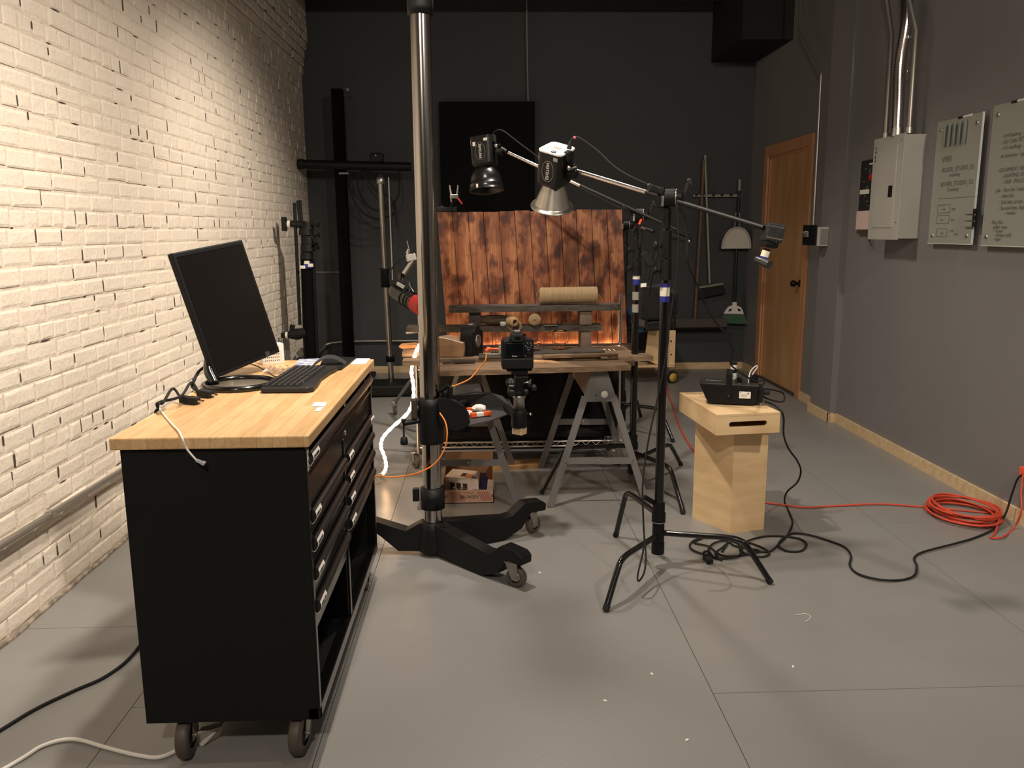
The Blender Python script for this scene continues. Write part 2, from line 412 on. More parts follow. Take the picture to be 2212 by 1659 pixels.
for i, (_, _, (y, r, vs, fs)) in enumerate(seen):
    if i < 296:
        m_ = MB(); m_.add(vs, fs); part('brick', m_, m_brick, wl)
    else: far.add(vs, fs)
part('brickwork', far, m_brick, wl, stuff=True)
part('mortar_gaps', gaps, m_gap, wl, stuff=True)
# rough grey cement fillet along the foot of the brick wall
mb = MB(); pts = [(WL+.012+noise.noise(V((0, y*6, 0)))*.012, y, .004) for y in [1.5+i*.06 for i in range(117)]]
mb.tube(pts, .010, 6); part('cement_fillet', mb, mat('cement_grey', (176, 162, 144), .9, rgb2=(120, 108, 94), scale=22, contrast=2, bump=.8, bscale=30), wl)

# conduit on the brick wall
t = thing('wall_conduit', 'horizontal grey metal conduit clipped low along the white brick wall', 'conduit', (-1.745, 3.3, .36))
part('pipe', MB().tube([(-1.742, 1.5, .40), (-1.742, 3.0, .372), (-1.742, 4.3, .345), (-1.742, 8.2, .30)], .015, 12), m_galv, t)
mb = MB(); mb.tube([(-1.742, 3.17, .369), (-1.742, 3.20, .369)], .019, 12); mb.bb(-1.776, -1.742, 3.17, 3.20, .345, .350)
part('clip', mb, m_alu, t)
# pipe across the back wall
t = thing('back_wall_conduit', 'thin grey conduit running low across the dark back wall', 'conduit', (-.6, 8.5, .3))
a = PY(690, 752, 8.56); b = PY(885, 741, 8.56)
part('pipe', MB().tube([(-1.70, 8.2, a.z-.03), (-1.68, 8.45, a.z), (-1.5, 8.56, b.z+.02), (b.x+.5, 8.56, b.z+.02)], .014, 10, smooth=5), m_galv, t)
# scuffed outline of an old opening on the back wall
mb = MB(); a = PY(683, 588, 8.595); b = PY(742, 590, 8.595); c = PY(744, 640, 8.595)
mb.bb(a.x, b.x, 8.588, 8.602, a.z-.01, a.z+.008); mb.bb(b.x-.012, b.x+.004, 8.588, 8.602, c.z, a.z+.008)
single('wall_patch_edge', mb, mat('scuffed_plaster', (120, 114, 106), .9), 'pale chipped L-shaped plaster edge on the dark back wall', 'patch')
# dark panel with cable on the back wall
t = thing('wall_panel', 'flat black square panel hung on the dark back wall above the wood backdrop', 'panel', (0, 8.5, 1.6))
a = PY(948, 220, 8.52); b = PY(1155, 222, 8.52)
part('panel', MB().bb(a.x, b.x, 8.50, 8.60, 1.62, a.z, .006), mat('panel_black', (24, 24, 24), .9, spec=.1), t)
single('pull_line', MB().tube([PY(1141, 218, 8.5), PY(1139, 120, 8.5), PY(1138, 44, 8.5), V((PY(1138, 44, 8.5).x, 8.5, 3.75))], .006, 6), m_greytape, 'thin pale line hanging from the dark ceiling down to the black square panel', 'line')

# electrical panel
EX = 2.55
t = thing('breaker_panel', 'grey metal electrical breaker panel mounted on the grey wall', 'electrical panel', (2.6, 5.27, 1.39))
e0, e1, z0, z1 = 5.085, 5.485, 1.392, 2.03
part('housing', MB().bb(EX, WR, e0+.005, e1-.005, z0+.008, z1-.008), m_panelgrey, t)
part('cover', MB().bb(EX-.006, EX, e0, e1, z0, z1, .002), m_panelgrey, t)
part('door', MB().bb(EX-.010, EX-.005, e0+.075, e1-.055, z0+.075, z1-.06, .002), m_panelgrey, t)
part('latch', MB().bb(EX-.0125, EX-.009, e0+.10, e0+.15, 1.655, 1.725, .001), m_black, t)
mb = MB()
for yy, zz in ((e0+.03, z1-.04), (e0+.03, z0+.11)): part('screw', MB().lathe([(0, -.003), (.007, -.002), (.007, 0)], (EX-.006, yy, zz), (1, 0, 0), 10), m_alu, t)
mb = MB()
for i, (h, wd) in enumerate(((.026, .010), (.018, .014), (.03, .008), (.014, .012))): mb.bb(EX-.0075, EX-.0058, e1-.03-wd, e1-.03, z1-.05-i*.028-h*.7, z1-.05-i*.028)
part('marker_scribble', mb, m_ink, t)
# rigid conduits and flexible conduit
def pp(x, y): return PX(x, y, 2.60)
def rigid(label, q, r):
    t = thing('metal_conduit', label, 'conduit', (q[-1].x, q[-1].y, 2.03)); part('pipe', MB().tube(q, r, 14), m_galv, t)
    mb = MB(); mb.cyl(q[-1]+V((0, 0, -.0)), q[-1]+V((0, 0, .035)), r*1.45, None, 14); part('connector', mb, m_alu, t)
rigid('left bent steel conduit rising from the breaker panel', [V((2.58, 5.50+.05, 3.74)), V((2.58, 5.60, 3.05)), V((2.585, 5.44, 2.66)), V((2.59, 5.43, 2.03))], .016)
rigid('right bent steel conduit rising from the breaker panel', [V((2.58, 5.30, 3.74)), V((2.58, 5.24, 2.82)), V((2.585, 5.135, 2.62)), V((2.59, 5.13, 2.03))], .016)
t = thing('flexible_conduit', 'ribbed flexible metal conduit between the two straight conduits above the breaker panel', 'conduit', (2.6, 5.27, 2.03))
ctr = crom([V((2.57, 5.24, 2.03)), V((2.57, 5.25, 2.2)), V((2.57, 5.27, 2.45)), V((2.58, 5.25, 2.7)), V((2.58, 5.28, 2.95)), V((2.58, 5.30, 3.3)), V((2.58, 5.30, 3.74))], 30)
part('hose', MB().tube(ctr, [(.036 if i % 2 else .029) for i in range(len(ctr))], 16), m_chrome, t)
mb = MB(); mb.cyl((2.57, 5.24, 2.025), (2.57, 5.24, 2.075), .04, .034, 16); part('connector', mb, m_alu, t)
for yy, zz in ((5.19, 2.40), (5.21, 2.60)): part('strap', MB().box((2.60, yy, zz), (.05, .02, .02), 0, .003), m_alu, t)
# far conduit and junction box beside the door
t = thing('bent_conduit', 'thin bent steel conduit running down to the small box beside the door', 'conduit', (2.7, 6.56, 1.5))
j0 = PX(1757, 487, 2.60); j1 = PX(1773, 165, 2.60); j2 = PX(1727, 60, 2.60)
part('pipe', MB().tube([V((2.60, j2.y, 3.74)), V((2.60, j2.y, j2.z)), V((2.60, j1.y, j1.z+.05)), V((2.60, j1.y-.005, j1.z)), V((2.60, j0.y, 1.48))], .010, 10), m_galv, t)
t = thing('junction_box', 'small grey wall box with a black label beside the door', 'junction box', (2.66, 6.49, 1.32))
part('box', MB().bb(2.545, 2.63, 6.32, 6.44, 1.33, 1.475, .004), m_panelgrey, t)
part('cover', MB().bb(2.560, 2.625, 6.315, 6.32, 1.345, 1.46, .001), m_alu, t)
part('box_side', MB().bb(2.535, 2.545, 6.335, 6.60, 1.335, 1.49, .001), m_black, t, label='black side plate')
part('lettering', text_mb('YTB', (2.534, 6.585, 1.40), (0, -1, 0), (0, 0, 1), .062), m_label, t)
# poster and clipboard sheet left of the panel
t = thing('poster', 'dark photo collage poster with a red patch half hidden by the breaker panel', 'poster', (2.67, 5.8, 1.55))
q0 = 5.93; q1 = 5.45
part('sheet', MB().bb(2.670, 2.679, q1, q0, 1.585, 1.93), m_ink, t)
mb = MB(); rp_ = random.Random(5)
for i in range(22):
    yy = rp_.uniform(q1+.05, q0-.06); zz = rp_.uniform(1.60, 1.88); mb.bb(2.6685, 2.670, yy, yy+rp_.uniform(.01, .05), zz, zz+rp_.uniform(.004, .03))
part('picture_patches', mb, m_inkgrey, t)
mb = MB(); mb.bb(2.668, 2.670, 5.60, 5.80, 1.79, 1.83); part('red_patch', mb, m_red, t)
mb = MB(); mb.bb(2.668, 2.670, 5.78, 5.92, 1.70, 1.73); mb.bb(2.668, 2.670, 5.70, 5.80, 1.895, 1.905); part('white_patch', mb, m_label, t)
t = thing('note_sheet', 'pale pink sheet of paper pinned below the dark poster', 'paper', (2.67, 5.8, 1.45))
part('sheet', MB().bb(2.668, 2.678, q1, 5.95, 1.455, 1.584), mat('pink_paper', (226, 200, 190), .8), t)
mb = MB(); mb.bb(2.655, 2.678, 5.66, 5.90, 1.425, 1.452); mb.tube([(2.66, 5.72, 1.43), (2.655, 5.73, 1.40), (2.66, 5.70, 1.37)], .005, 6); mb.tube([(2.66, 5.69, 1.43), (2.655, 5.68, 1.38), (2.66, 5.67, 1.34)], .004, 6)
part('clip', mb, mat('brown_clip', (84, 64, 50), .5), t)

# glass writing boards
gl = mat('board_glass', (158, 160, 150), .2, coat=.2); edge = mat('board_edge', (205, 214, 206), .3)
def board(label, y0, y1, z0, z1, lines, extra):
    t = thing('glass_board', label, 'whiteboard', (2.63, (y0+y1)/2, z0), None)
    part('pane', MB().bb(2.622, 2.630, y0, y1, z0, z1), gl, t)
    mb = MB(); mb.bb(2.6205, 2.6315, y0-.002, y0+.002, z0, z1); mb.bb(2.6205, 2.6315, y0, y1, z0-.003, z0+.001); part('polished_edge', mb, edge, t)
    for yy in (y0+.045, y1-.045):
        for zz in (z0+.045, z1-.05):
            part('standoff', MB().lathe([(0, -.012), (.011, -.012), (.012, -.008), (.012, .05)], (2.630, yy, zz), (1, 0, 0), 12), m_alu, t)
    tm = [text_mb(s, (2.6215, yy, zz), (0, -1, 0), (0, 0, 1), sz) for s, yy, zz, sz in lines]
    mk = merge(*tm)
    for q in extra: mk.add(q.v, q.f)
    part('handwriting', mk, m_inkgrey, t, stuff=True); return t
ex = MB(); ex.bb(2.6205, 2.6215, 4.40, 4.80, 1.626, 1.628)
for (a0, a1, b0, b1) in ((4.66, 4.79, 1.545, 1.59), (4.66, 4.79, 1.485, 1.53), (4.67, 4.78, 1.41, 1.455)):
    for q in ((a0, a1, b0, b0+.002), (a0, a1, b1, b1+.002), (a0, a0+.002, b0, b1), (a1, a1+.002, b0, b1)): ex.bb(2.6205, 2.6215, *q)
board1 = board('left smaller glass board with wifi notes and a floor plan sketch', 4.425, 4.870, 1.372, 2.065,
      [('WIFI', 4.79, 1.83, .05), ('BOXER_STUDIO_2G', 4.78, 1.775, .036), ('creativity', 4.70, 1.745, .03), ('BOXER_STUDIO_5G', 4.78, 1.695, .036), ('Creativity', 4.71, 1.665, .03),
       ('stage', 4.645, 1.56, .02), ('shop', 4.645, 1.50, .02), ('prep', 4.64, 1.44, .02), ('front', 4.60, 1.42, .02), ('4x8', 4.74, 1.56, .018), ('2x4', 4.75, 1.50, .018), ('desk', 4.74, 1.425, .018)], [ex])
L2 = [('- 2x4 framing - 8ft', 4.24, 1.91), ('- 2x2 Cube SET', 4.24, 1.88), ('- 1x1 sandbags - 8', 4.24, 1.85), ('- 4x batteries - spares', 4.25, 1.81),
      ('- EQUIPMENT: RED CAMERA', 4.25, 1.74), ('- LIGHTING KIT', 4.21, 1.71), ('- GRIP : PULLS', 4.20, 1.68), ('- Job - Shot list / items', 4.26, 1.64), ('- client list', 4.21, 1.61),
      ('- 2nd unit, props, tools', 4.21, 1.58), ('- Second lens, tripod', 4.21, 1.55), ('- rentals', 4.16, 1.525), ('- Buy this :', 4.27, 1.48), ('gaffer tape', 4.24, 1.455), ('- foam', 4.23, 1.435), ('- clamps (x6)', 4.23, 1.415), ('- tape', 4.23, 1.395)]
board('right larger glass board covered in a handwritten list, cut by the frame edge', 3.35, 4.335, 1.368, 2.08, [(a, b+0.0, c, .028) for a, b, c in L2], [])
def marker(label, y, z):
    t = thing('marker', label, 'marker', (2.61, y, z))
    part('barrel', MB().cyl((2.625, y-.07, z+.006), (2.625, y+.01, z+.006), .007, None, 10), m_white, t)
    part('cap', MB().cyl((2.625, y+.01, z+.006), (2.625, y+.055, z+.006), .008, None, 10), m_ink, t)
marker('white marker with black cap lying on top of the left glass board', 4.60, 2.056)
marker('white marker with black cap lying on top of the right glass board', 4.13, 2.071)
for i, lb in enumerate(('leftmost', 'second from the left', 'middle one', 'second from the right', 'rightmost')):
    yy = 4.765-i*.05
    single('grey_marker', MB().tube([(2.612, yy, 1.915), (2.612, yy, 1.925), (2.612, yy, 2.04)], [.004, .008, .0085], 10), mat('grey_barrel', (120, 124, 118), .5),
           'grey marker, '+lb+' of five, on the left glass board', 'marker', group='row of five grey markers on the left board')
for i, lb in enumerate(('topmost', 'middle', 'lowest')):
    zz = 1.533-i*.034; t = thing('magnet_bar', lb+' grey magnetic bar at the right edge of the left glass board', 'magnet', (2.61, 4.44, zz))
    part('bar', MB().bb(2.606, 2.621, 4.405, 4.49, zz, zz+.028, .003), mat('bar_grey', (150, 150, 144), .5), t)
    part('end_cap', MB().bb(2.604, 2.622, 4.388, 4.405, zz, zz+.028, .002), m_black, t)

# the boards and what hangs on them sit close to the wall
for o in list(COL.objects):
    if o.parent is None and o.name.split('.')[0] in ('glass_board', 'marker', 'grey_marker', 'magnet_bar'):
        o.location = o.location+V((.024, .042, .003))
# ================================================================== TOOL CABINET
X0, X1, Y0, Y1 = -.955, -.478, 2.105, 3.345
t = thing('tool_cabinet', 'large black rolling tool cabinet with pale butcher block top beside the brick wall', 'cabinet', ((X0+X1)/2, (Y0+Y1)/2, 0))
mb = MB()
mb.bb(X0, X1, Y0, Y0+.018, .13, .918); mb.bb(X0, X1, Y1-.018, Y1, .13, .918); mb.bb(X0+.001, X0+.015, Y0+.018, Y1-.018, .13, .918)
mb.bb(X0+.015, X1-.001, Y0+.018, Y1-.018, .90, .917); mb.bb(X0+.015, X1-.001, Y0+.018, Y1-.018, .131, .15)
part('body', mb, m_black, t, bev=.002)
mb = MB(); mb.bb(X1, X1+.004, Y0, Y0+.022, .13, .918); mb.bb(X1-.03, X1+.004, Y1-.022, Y1, .13, .918)
mb.bb(X1-.03, X1+.004, Y0, Y1, .13, .165); mb.bb(X1-.02, X1+.002, 2.665, 2.69, .16, .79); mb.bb(X1-.02, X1+.001, Y0, Y1, .908, .918)
mb.bb(X0, X1-.005, 2.66, 2.675, .15, .47)
part('front_frame', mb, m_gloss, t, bev=.002)
part('shelf', MB().bb(X0+.01, X1-.02, Y0+.015, Y1-.015, .150, .158), m_powder, t)
part('back_panel', MB().bb(X0+.015, X0+.02, Y0+.015, Y1-.015, .15, .9), m_powder, t)
wt = part('worktop', MB().bb(X0-.018, X1+.016, Y0-.018, Y1+.028, .918, .950), m_block, t, label='pale butcher block worktop', bev=.004)
def drawer(y0, y1, zt, h, lab=None):
    d = part('drawer', MB().bb(X1-.40, X1-.002, y0, y1, zt-h, zt-.004), m_gloss, t)
    prof = [(0, 0), (.008, .002), (.015, -.002), (.0185, -.012), (.0175, -.022), (.010, -.034), (.002, -.038), (0, -.038)]
    part('handle', MB().prism(prof, (X1-.002, y0+.008, zt-.004), (1, 0, 0), (0, 0, 1), (0, y1-y0-.016, 0)), mat('handle_black', (58, 54, 53), .26, .35), d)
    if lab:
        for (yl, wl_) in lab:
            part('drawer_label', MB().prism([(.0155, -.0015), (.0195, -.012), (.0185, -.0223), (.0108, -.0348), (.0020, -.0395), (.0018, -.0386), (.0100, -.0340), (.0176, -.022), (.0186, -.012), (.0150, -.0022)], (X1-.002, yl, zt-.004), (1, 0, 0), (0, 0, 1), (0, wl_, 0)), m_label, d)
            mk = MB(); rr = random.Random(int(yl*1000))
            for k in range(2):
                yy = yl+.012
                while yy < yl+wl_-.014:
                    L_ = rr.uniform(.006, .016); a = V((X1+.0174, yy, zt-.016)) if k == 0 else V((X1+.0150, yy, zt-.0305))
                    nx = V((.99, 0, .0)) if k == 0 else V((.85, 0, -.5)); mk.frame(a, (0, 1, 0), nx.cross(V((0, 1, 0))), nx, L_/2, .0036, .0004); yy += L_+.004
            part('label_marks', mk, m_ink, d)
    return d
drawer(Y0+.022, Y1-.022, .896, .158, [(2.130, .085)])
part('drawer_ridge', MB().bb(X1-.002, X1+.003, Y0+.022, Y1-.022, .822, .830), m_gloss, t)
A0, A1, B0, B1 = Y0+.022, 2.664, 2.691, Y1-.022
for i, (zt, h) in enumerate(((.735, .075), (.655, .08), (.57, .09), (.475, .09))):
    drawer(A0, A1, zt, h, [(A0+.004, .07+.008*(i % 2))])
for i, (zt, h) in enumerate(((.735, .07), (.66, .07), (.585, .075), (.505, .08))):
    drawer(B0, B1, zt, h, [(B0+.004, .085)]+([(B1-.09, .08)] if i == 0 else []))
# keyed lock, sticker, edge label
mb = MB(); mb.lathe([(0, .006), (.008, .006), (.011, .002), (.011, 0)], (X1+.002, 2.70, .903), (1, 0, 0), 14); mb.lathe([(0, .004), (.008, .003), (.009, 0)], (X1-.001, 2.72, .80), (1, 0, 0), 12)
part('lock', mb, m_chrome, t)
mb = MB(); mb.prism([(2.108, .905), (2.126, .905), (2.127, .880), (2.127, .850), (2.108, .848)], (X1+.0045, 0, 0), (0, 1, 0), (0, 0, 1), (.0012, 0, 0))
part('sticker', mb, m_label, t, label='pale sticker on the corner post')
mb = MB()
for k, (a, b) in enumerate(((2.110, .895), (2.118, .888), (2.111, .876), (2.119, .868), (2.112, .858))): mb.prism([(a, b), (a+.006, b+.004), (a+.005, b-.006)], (X1+.0058, 0, 0), (0, 1, 0), (0, 0, 1), (.0005, 0, 0))
part('sticker_marks', mb, m_ink, t)
part('wire_edge', MB().tube([(X1+.004, 3.16, .87), (X1+.004, 3.165, .905)], .0015, 6), m_greytape, t)
def caster(parent, c, r, wdt, rz, m_tire, m_hub, plate=True, topz=None, nm='caster'):
    c = V(c); ax = V((cos(rz), sin(rz), 0)); fw = V((-sin(rz), cos(rz), 0)); topz = topz or c.z+r+.03
    w_ = part(nm, MB().lathe([(r*.55, -wdt/2), (r*.9, -wdt/2), (r*.985, -wdt*.36), (r, -wdt*.15), (r, wdt*.15), (r*.985, wdt*.36), (r*.9, wdt/2), (r*.55, wdt/2)], c, ax, 26), m_tire, parent)
    part('wheel_hub', MB().lathe([(0, -wdt*.42), (r*.25, -wdt*.5), (r*.58, -wdt*.34), (r*.58, wdt*.34), (r*.25, wdt*.5), (0, wdt*.42)], c, ax, 18), m_hub, w_)
    mb = MB(); piv = c+fw*r*.45; piv.z = topz
    for s in (-1, 1):
        o = c+ax*s*(wdt/2+.004)
        mb.prism([(-.014, -.01), (.014, -.01), (r*.45+.022, topz-c.z-.012), (r*.45-.03, topz-c.z-.012)], o-ax*.0015, fw, (0, 0, 1), ax*.003)
    mb.box((piv.x, piv.y, topz-.010), (wdt+.014, .055, .004), rz)
    mb.cyl(piv+V((0, 0, -.012)), piv, .026, .022, 16); mb.cyl(c-ax*(wdt/2+.010), c+ax*(wdt/2+.010), .006, None, 8)
    if plate: mb.box((piv.x, piv.y, topz-.001), (.08, .08, .004), rz)
    part('fork', mb, m_galv, w_)
m_gtire = mat('grey_tire', (92, 84, 76), .5, rgb2=(78, 70, 64), scale=8)
for (x, y, rz) in ((-.865, 2.15, .06), (-.545, 2.15, -.10), (-.865, 3.25, .0), (-.52, 3.25, .05)):
    caster(t, (x, y, .0625), .0625, .034, rz, m_gtire, m_powder, topz=.13)
# things on the worktop
ZT = .950
t = thing('monitor', 'black flat computer monitor tilted back on the worktop facing the drawers side', 'monitor', (-.85, 2.85, ZT))
cm = V((-.921, 3.003, 1.207)); u = V((.136, .345, .04)).normalized(); n = V((.145, -.0616, .0386)); n = (n-u*n.dot(u)).normalized(); v = n.cross(u); v = v if v.z > 0 else -v
hw, hh = .187, .222
mb = MB(); mb.frame(cm-n*.012, u, v, n, hw, hh, .012, .005); part('bezel', mb, m_powder, t)
mb = MB(); mb.frame(cm-n*.034, u, v, -n, hw-.018, hh-.03, .014, .006, top=.9); mb.frame(cm-n*.055, u, v, -n, .09, .10, .012, .006, top=.85); part('rear_shell', mb, m_powder, t)
part('screen', MB().frame(cm+n*.0004, u, v, n, hw-.016, hh-.02, .0006), m_screen, t)
mb = MB()
for a, b, c_, d_ in ((-hw+.014, -hw+.016, -hh+.018, hh-.018), (hw-.016, hw-.014, -hh+.018, hh-.018), (-hw+.014, hw-.014, -hh+.016, -hh+.018), (-hw+.014, hw-.014, hh-.018, hh-.016)):
    mb.frame(cm+n*.0006+u*(a+b)/2+v*(c_+d_)/2, u, v, n, abs(b-a)/2, abs(d_-c_)/2, .0008)
part('bezel_lip', mb, m_gloss, t)
part('badge', MB().frame(cm+n*.001+u*.11-v*(hh-.012), u, v, n, .012, .009, .001), mat('badge_grey', (60, 58, 58), .4), t)
bc = V((-.845, 2.80, ZT))
mb = MB(); ring = [bc+V((.115*cos(a), .115*sin(a), .009)) for a in [2*pi*i/40 for i in range(40)]]
mb.tube(ring, .011, 8, closed=True); part('base_ring', mb, m_gloss, t)
mb = MB(); mb.lathe([(0, .002), (.108, .002), (.108, .006), (0, .006)], bc, (0, 0, 1), 40); part('base_plate', mb, mat('base_grey', (112, 104, 90), .35), t)
mb = MB(); mb.tube([bc+V((-.085, .0, .01)), bc+V((-.12, .06, .07)), cm-n*.07-v*.06, cm-n*.05-v*.0], .017, 10, smooth=6); part('neck', mb, m_gloss, t)
# keyboard
def kb_pt(a, b, z): # a along length (y), b across
    return V((-.66+.005*a, 2.66, ZT))+V((.03, 1, 0)).normalized()*a+V((1, -.03, 0)).normalized()*b+V((0, 0, z))
t = thing('keyboard', 'black full-size keyboard lying along the front edge of the worktop', 'keyboard', kb_pt(.22, 0, 0))
lx = V((.03, 1, 0)).normalized(); wx = V((1, -.03, 0)).normalized()
outl = [(0, -.075), (0, .075), (.02, .092), (.10, .088), (.22, .074), (.34, .078), (.42, .088), (.445, .08), (.45, -.07), (.43, -.082), (.02, -.082)]
part('base', MB().prism([(a, b) for a, b in outl], kb_pt(0, 0, .002), lx, wx, (0, 0, .017)), mat('keyboard_black', (34, 33, 34), .5), t, bev=.004)
mb = MB()
for r_ in range(6):
    nk = 20; b = -.066+r_*.0195+(.006 if r_ > 0 else 0)
    a = .018
    for k in range(nk):
        wd = .0185
        if r_ == 5 and 3 <= k <= 8:
            if k == 3: mb.frame(kb_pt(a+.055, b, .0225), lx, wx, (0, 0, 1), .054, .0078, .0035, 0, .82)
            a += .0195+(.004 if k in (0, 13) else 0); continue
        mb.frame(kb_pt(a+wd/2, b, .0225), lx, wx, (0, 0, 1), wd/2-.0012, .0078, .0038, 0, .80); a += .0195+(.010 if k in (14,) else 0)
part('keys', mb, mat('key_black', (44, 43, 43), .42), t, stuff=True)
mk = MB()
for r_ in range(6):
    for k in range(20): mk.frame(kb_pt(.018+.0095+k*.0195-.003, -.066+r_*.0195+.0035, .0266), lx, wx, (0, 0, 1), .002, .0015, .0002)
part('key_legends', mk, mat('legend_grey', (150, 148, 142), .6), t, stuff=True)
# mouse pad, rest, papers
q = G(735, 790, ZT)
t = thing('graphics_tablet', 'flat black pad at the far end of the worktop under the arched rest', 'tablet', q)
P4 = [G(700, 772, ZT), G(770, 776, ZT), G(738, 800, ZT), G(716, 803, ZT), G(690, 795, ZT)]
part('pad', MB().prism([(p.x, p.y) for p in P4], (0, 0, ZT), (1, 0, 0), (0, 1, 0), (0, 0, .008)), m_powder, t, bev=.002)
a, b = G(678, 792, ZT), G(748, 790, ZT); dd = (b-a); pr = V((-dd.y, dd.x, 0)).normalized()
mb = MB(); ctr = [a+dd*s+V((0, 0, .004+.030*sin(pi*min(1, max(0, s))))) for s in [i/12 for i in range(13)]]
for i in range(12): mb.add([ctr[i]-pr*.022, ctr[i]+pr*.03, ctr[i+1]+pr*.03, ctr[i+1]-pr*.022, ctr[i]-pr*.020+V((0, 0, .008)), ctr[i]+pr*.028+V((0, 0, .008)), ctr[i+1]+pr*.028+V((0, 0, .008)), ctr[i+1]-pr*.020+V((0, 0, .008))], [(0, 3, 2, 1), (4, 5, 6, 7), (0, 4, 7, 3), (1, 2, 6, 5), (0, 1, 5, 4), (2, 3, 7, 6)])
single('arched_rest', mb, mat('rest_grey', (52, 52, 54), .45), 'dark grey arched wrist rest standing behind the keyboard', 'rest')
def sheet(nm, px, m, label, cat, z=.0008):
    P = [G(x, y, ZT) for x, y in px]
    return single(nm, MB().prism([(p.x, p.y) for p in P], (0, 0, ZT+z), (1, 0, 0), (0, 1, 0), (0, 0, .0012)), m, label, cat)
sheet('paper_note', [(770, 775), (800, 775), (790, 787), (757, 787)], m_paper, 'white paper note at the far corner of the worktop', 'paper')
sheet('paper_scrap', [(680, 870), (706, 870), (702, 879), (672, 879)], m_paper, 'larger white paper scrap near the front edge of the worktop', 'paper')
sheet('paper_scrap', [(687, 881), (700, 880), (692, 889), (679, 889)], m_paper, 'smaller white paper scrap just below the larger one on the worktop', 'paper')
sheet('leaflet', [(646, 777), (690, 775), (674, 790), (636, 790)], mat('leaflet_blue', (128, 134, 176), .4, rgb2=(222, 224, 230), scale=30, contrast=2), 'crumpled blue and white leaflet behind the keyboard', 'leaflet')
# perforated white box
t = thing('perforated_box', 'small white box with rows of round holes behind the monitor', 'box', (-.80, 3.22, ZT))
bx0, bx1 = G(568, 789, ZT), G(615, 785, ZT); uu = (bx1-bx0); Lb = uu.length; uu.normalize(); vv = V((-uu.y, uu.x, 0))
body = part('case', MB().frame(bx0+uu*Lb/2+vv*.025+V((0, 0, .040)), uu, vv, (0, 0, 1), Lb/2, .025, .040, .002), m_white, t)
mb = MB()
for r_ in range(5):
    for k in range(8): mb.lathe([(0, .0002), (.0022, .0002)], bx0+uu*(.012+k*.0075)+V((0, 0, .016+r_*.0125))-vv*.0004, -vv, 8)
part('vent_holes', mb, m_ink, body, stuff=True)
# crinkled clear film
mb = MB(); c = G(603, 803, ZT); rr = random.Random(4); nx_, ny_ = 9, 8; vs = []
for i in range(nx_):
    for j in range(ny_): vs.append(c+V(((i-4)*.011+rr.uniform(-.004, .004), (j-4)*.016+rr.uniform(-.005, .005), .002+rr.random()*.022)))
mb.add(vs, [(i*ny_+j, i*ny_+j+1, (i+1)*ny_+j+1, (i+1)*ny_+j) for i in range(nx_-1) for j in range(ny_-1)])
single('clear_film', mb, m_plastic_clear, 'crumpled clear plastic film between the perforated box and keyboard', 'packaging')
# cables on the worktop
single('usb_cable', MB().tube([G(538, 785, .985), G(560, 793, .962), G(592, 812, .953), G(598, 814, .953)], .0022, 6, smooth=6), m_ink, 'thin black cable running from the monitor to the keyboard', 'cable')
single('video_cable', MB().tube([PY(446, 790, 3.0), PY(430, 802, 2.98), G(420, 820, .985), G(416, 836, .962), G(440, 850, .956), G(458, 853, .956)], .0055, 8, smooth=8), m_rubber, 'thick black cable drooping from behind the monitor', 'cable')
t = thing('power_plugs', 'pair of black power plugs with looped cords on the left edge of the worktop', 'plug', G(410, 855, ZT))
for (p, q2) in (((430, 848), (458, 852)), ((392, 862), (428, 866))):
    a, b = G(*p, ZT+.014), G(*q2, ZT+.012); part('plug', MB().bar(a, b, .028, .022, bev=.005), m_rubber, t)
    mb = MB(); d = (b-a).normalized(); sd = d.cross(V((0, 0, 1)))
    for s in (-1, 1): mb.bar(b+sd*s*.006, b+sd*s*.006+d*.018, .0015, .006)
    part('prongs', mb, m_chrome, t)
    mb = MB(); mb.tube([a, a-d*.03+V((0, 0, .03)), G(p[0]-40, p[1]+8, ZT+.035), G(342, 870, ZT+.02), G(341, 884, ZT+.002), V((X0-.03, G(341, 884, ZT).y-.02, .90)), V((X0-.03, G(341, 884, ZT).y-.02, .5))], .0042, 8, smooth=8); part('cord', mb, m_rubber, t)
t = thing('white_cable', 'white cable hanging over the near edge of the worktop ending in a small connector', 'cable', (-.8, 2.08, .9))
ye = Y0-.026
part('cord', MB().tube([G(345, 882, ZT+.004), G(352, 893, ZT+.004), G(373, 918, ZT+.004), G(385, 930, ZT+.005), PY(393, 945, ye), PY(404, 970, ye), PY(426, 996, ye-.002)], .0028, 8, smooth=8), m_white, t)
mb = MB(); a = PY(424, 994, ye-.002); b = PY(436, 999, ye-.002); mb.bar(a, b, .008, .008, bev=.002); mb.bar(b, PY(443, 1002, ye-.002), .016, .007, bev=.001)
part('connector', mb, mat('connector_grey', (190, 192, 198), .4), t)
# cables and paper on the floor near the cabinet
single('floor_cable', MB().tube([V((-1.62, 1.9, .006)), G(0, 1578, .006), G(80, 1530, .006), G(160, 1492, .006), G(230, 1460, .006), G(290, 1410, .006), G(340, 1330, .006)+V((.0, .05, 0))], .0055, 8, smooth=8), m_rubber, 'black cable on the floor between the brick wall and the tool cabinet', 'cable')
single('floor_cable', MB().tube([V((-1.50, 1.85, .006)), G(28, 1650, .006), G(95, 1610, .007), G(160, 1597, .008), G(230, 1615, .006), G(300, 1632, .006), G(352, 1634, .006), G(420, 1600, .006)], .006, 8, smooth=8), m_white, 'white cable on the floor beside the near cabinet wheel', 'cable')
P = [G(428, 1571, .05), G(480, 1567, .05), G(478, 1580, .035), G(440, 1609, .004), G(428, 1604, .004)]
mb = MB(); a, b, c, d, e = G(425, 1585, .055), G(478, 1570, .055), G(476, 1588, .012), G(438, 1612, .003), G(426, 1608, .003)
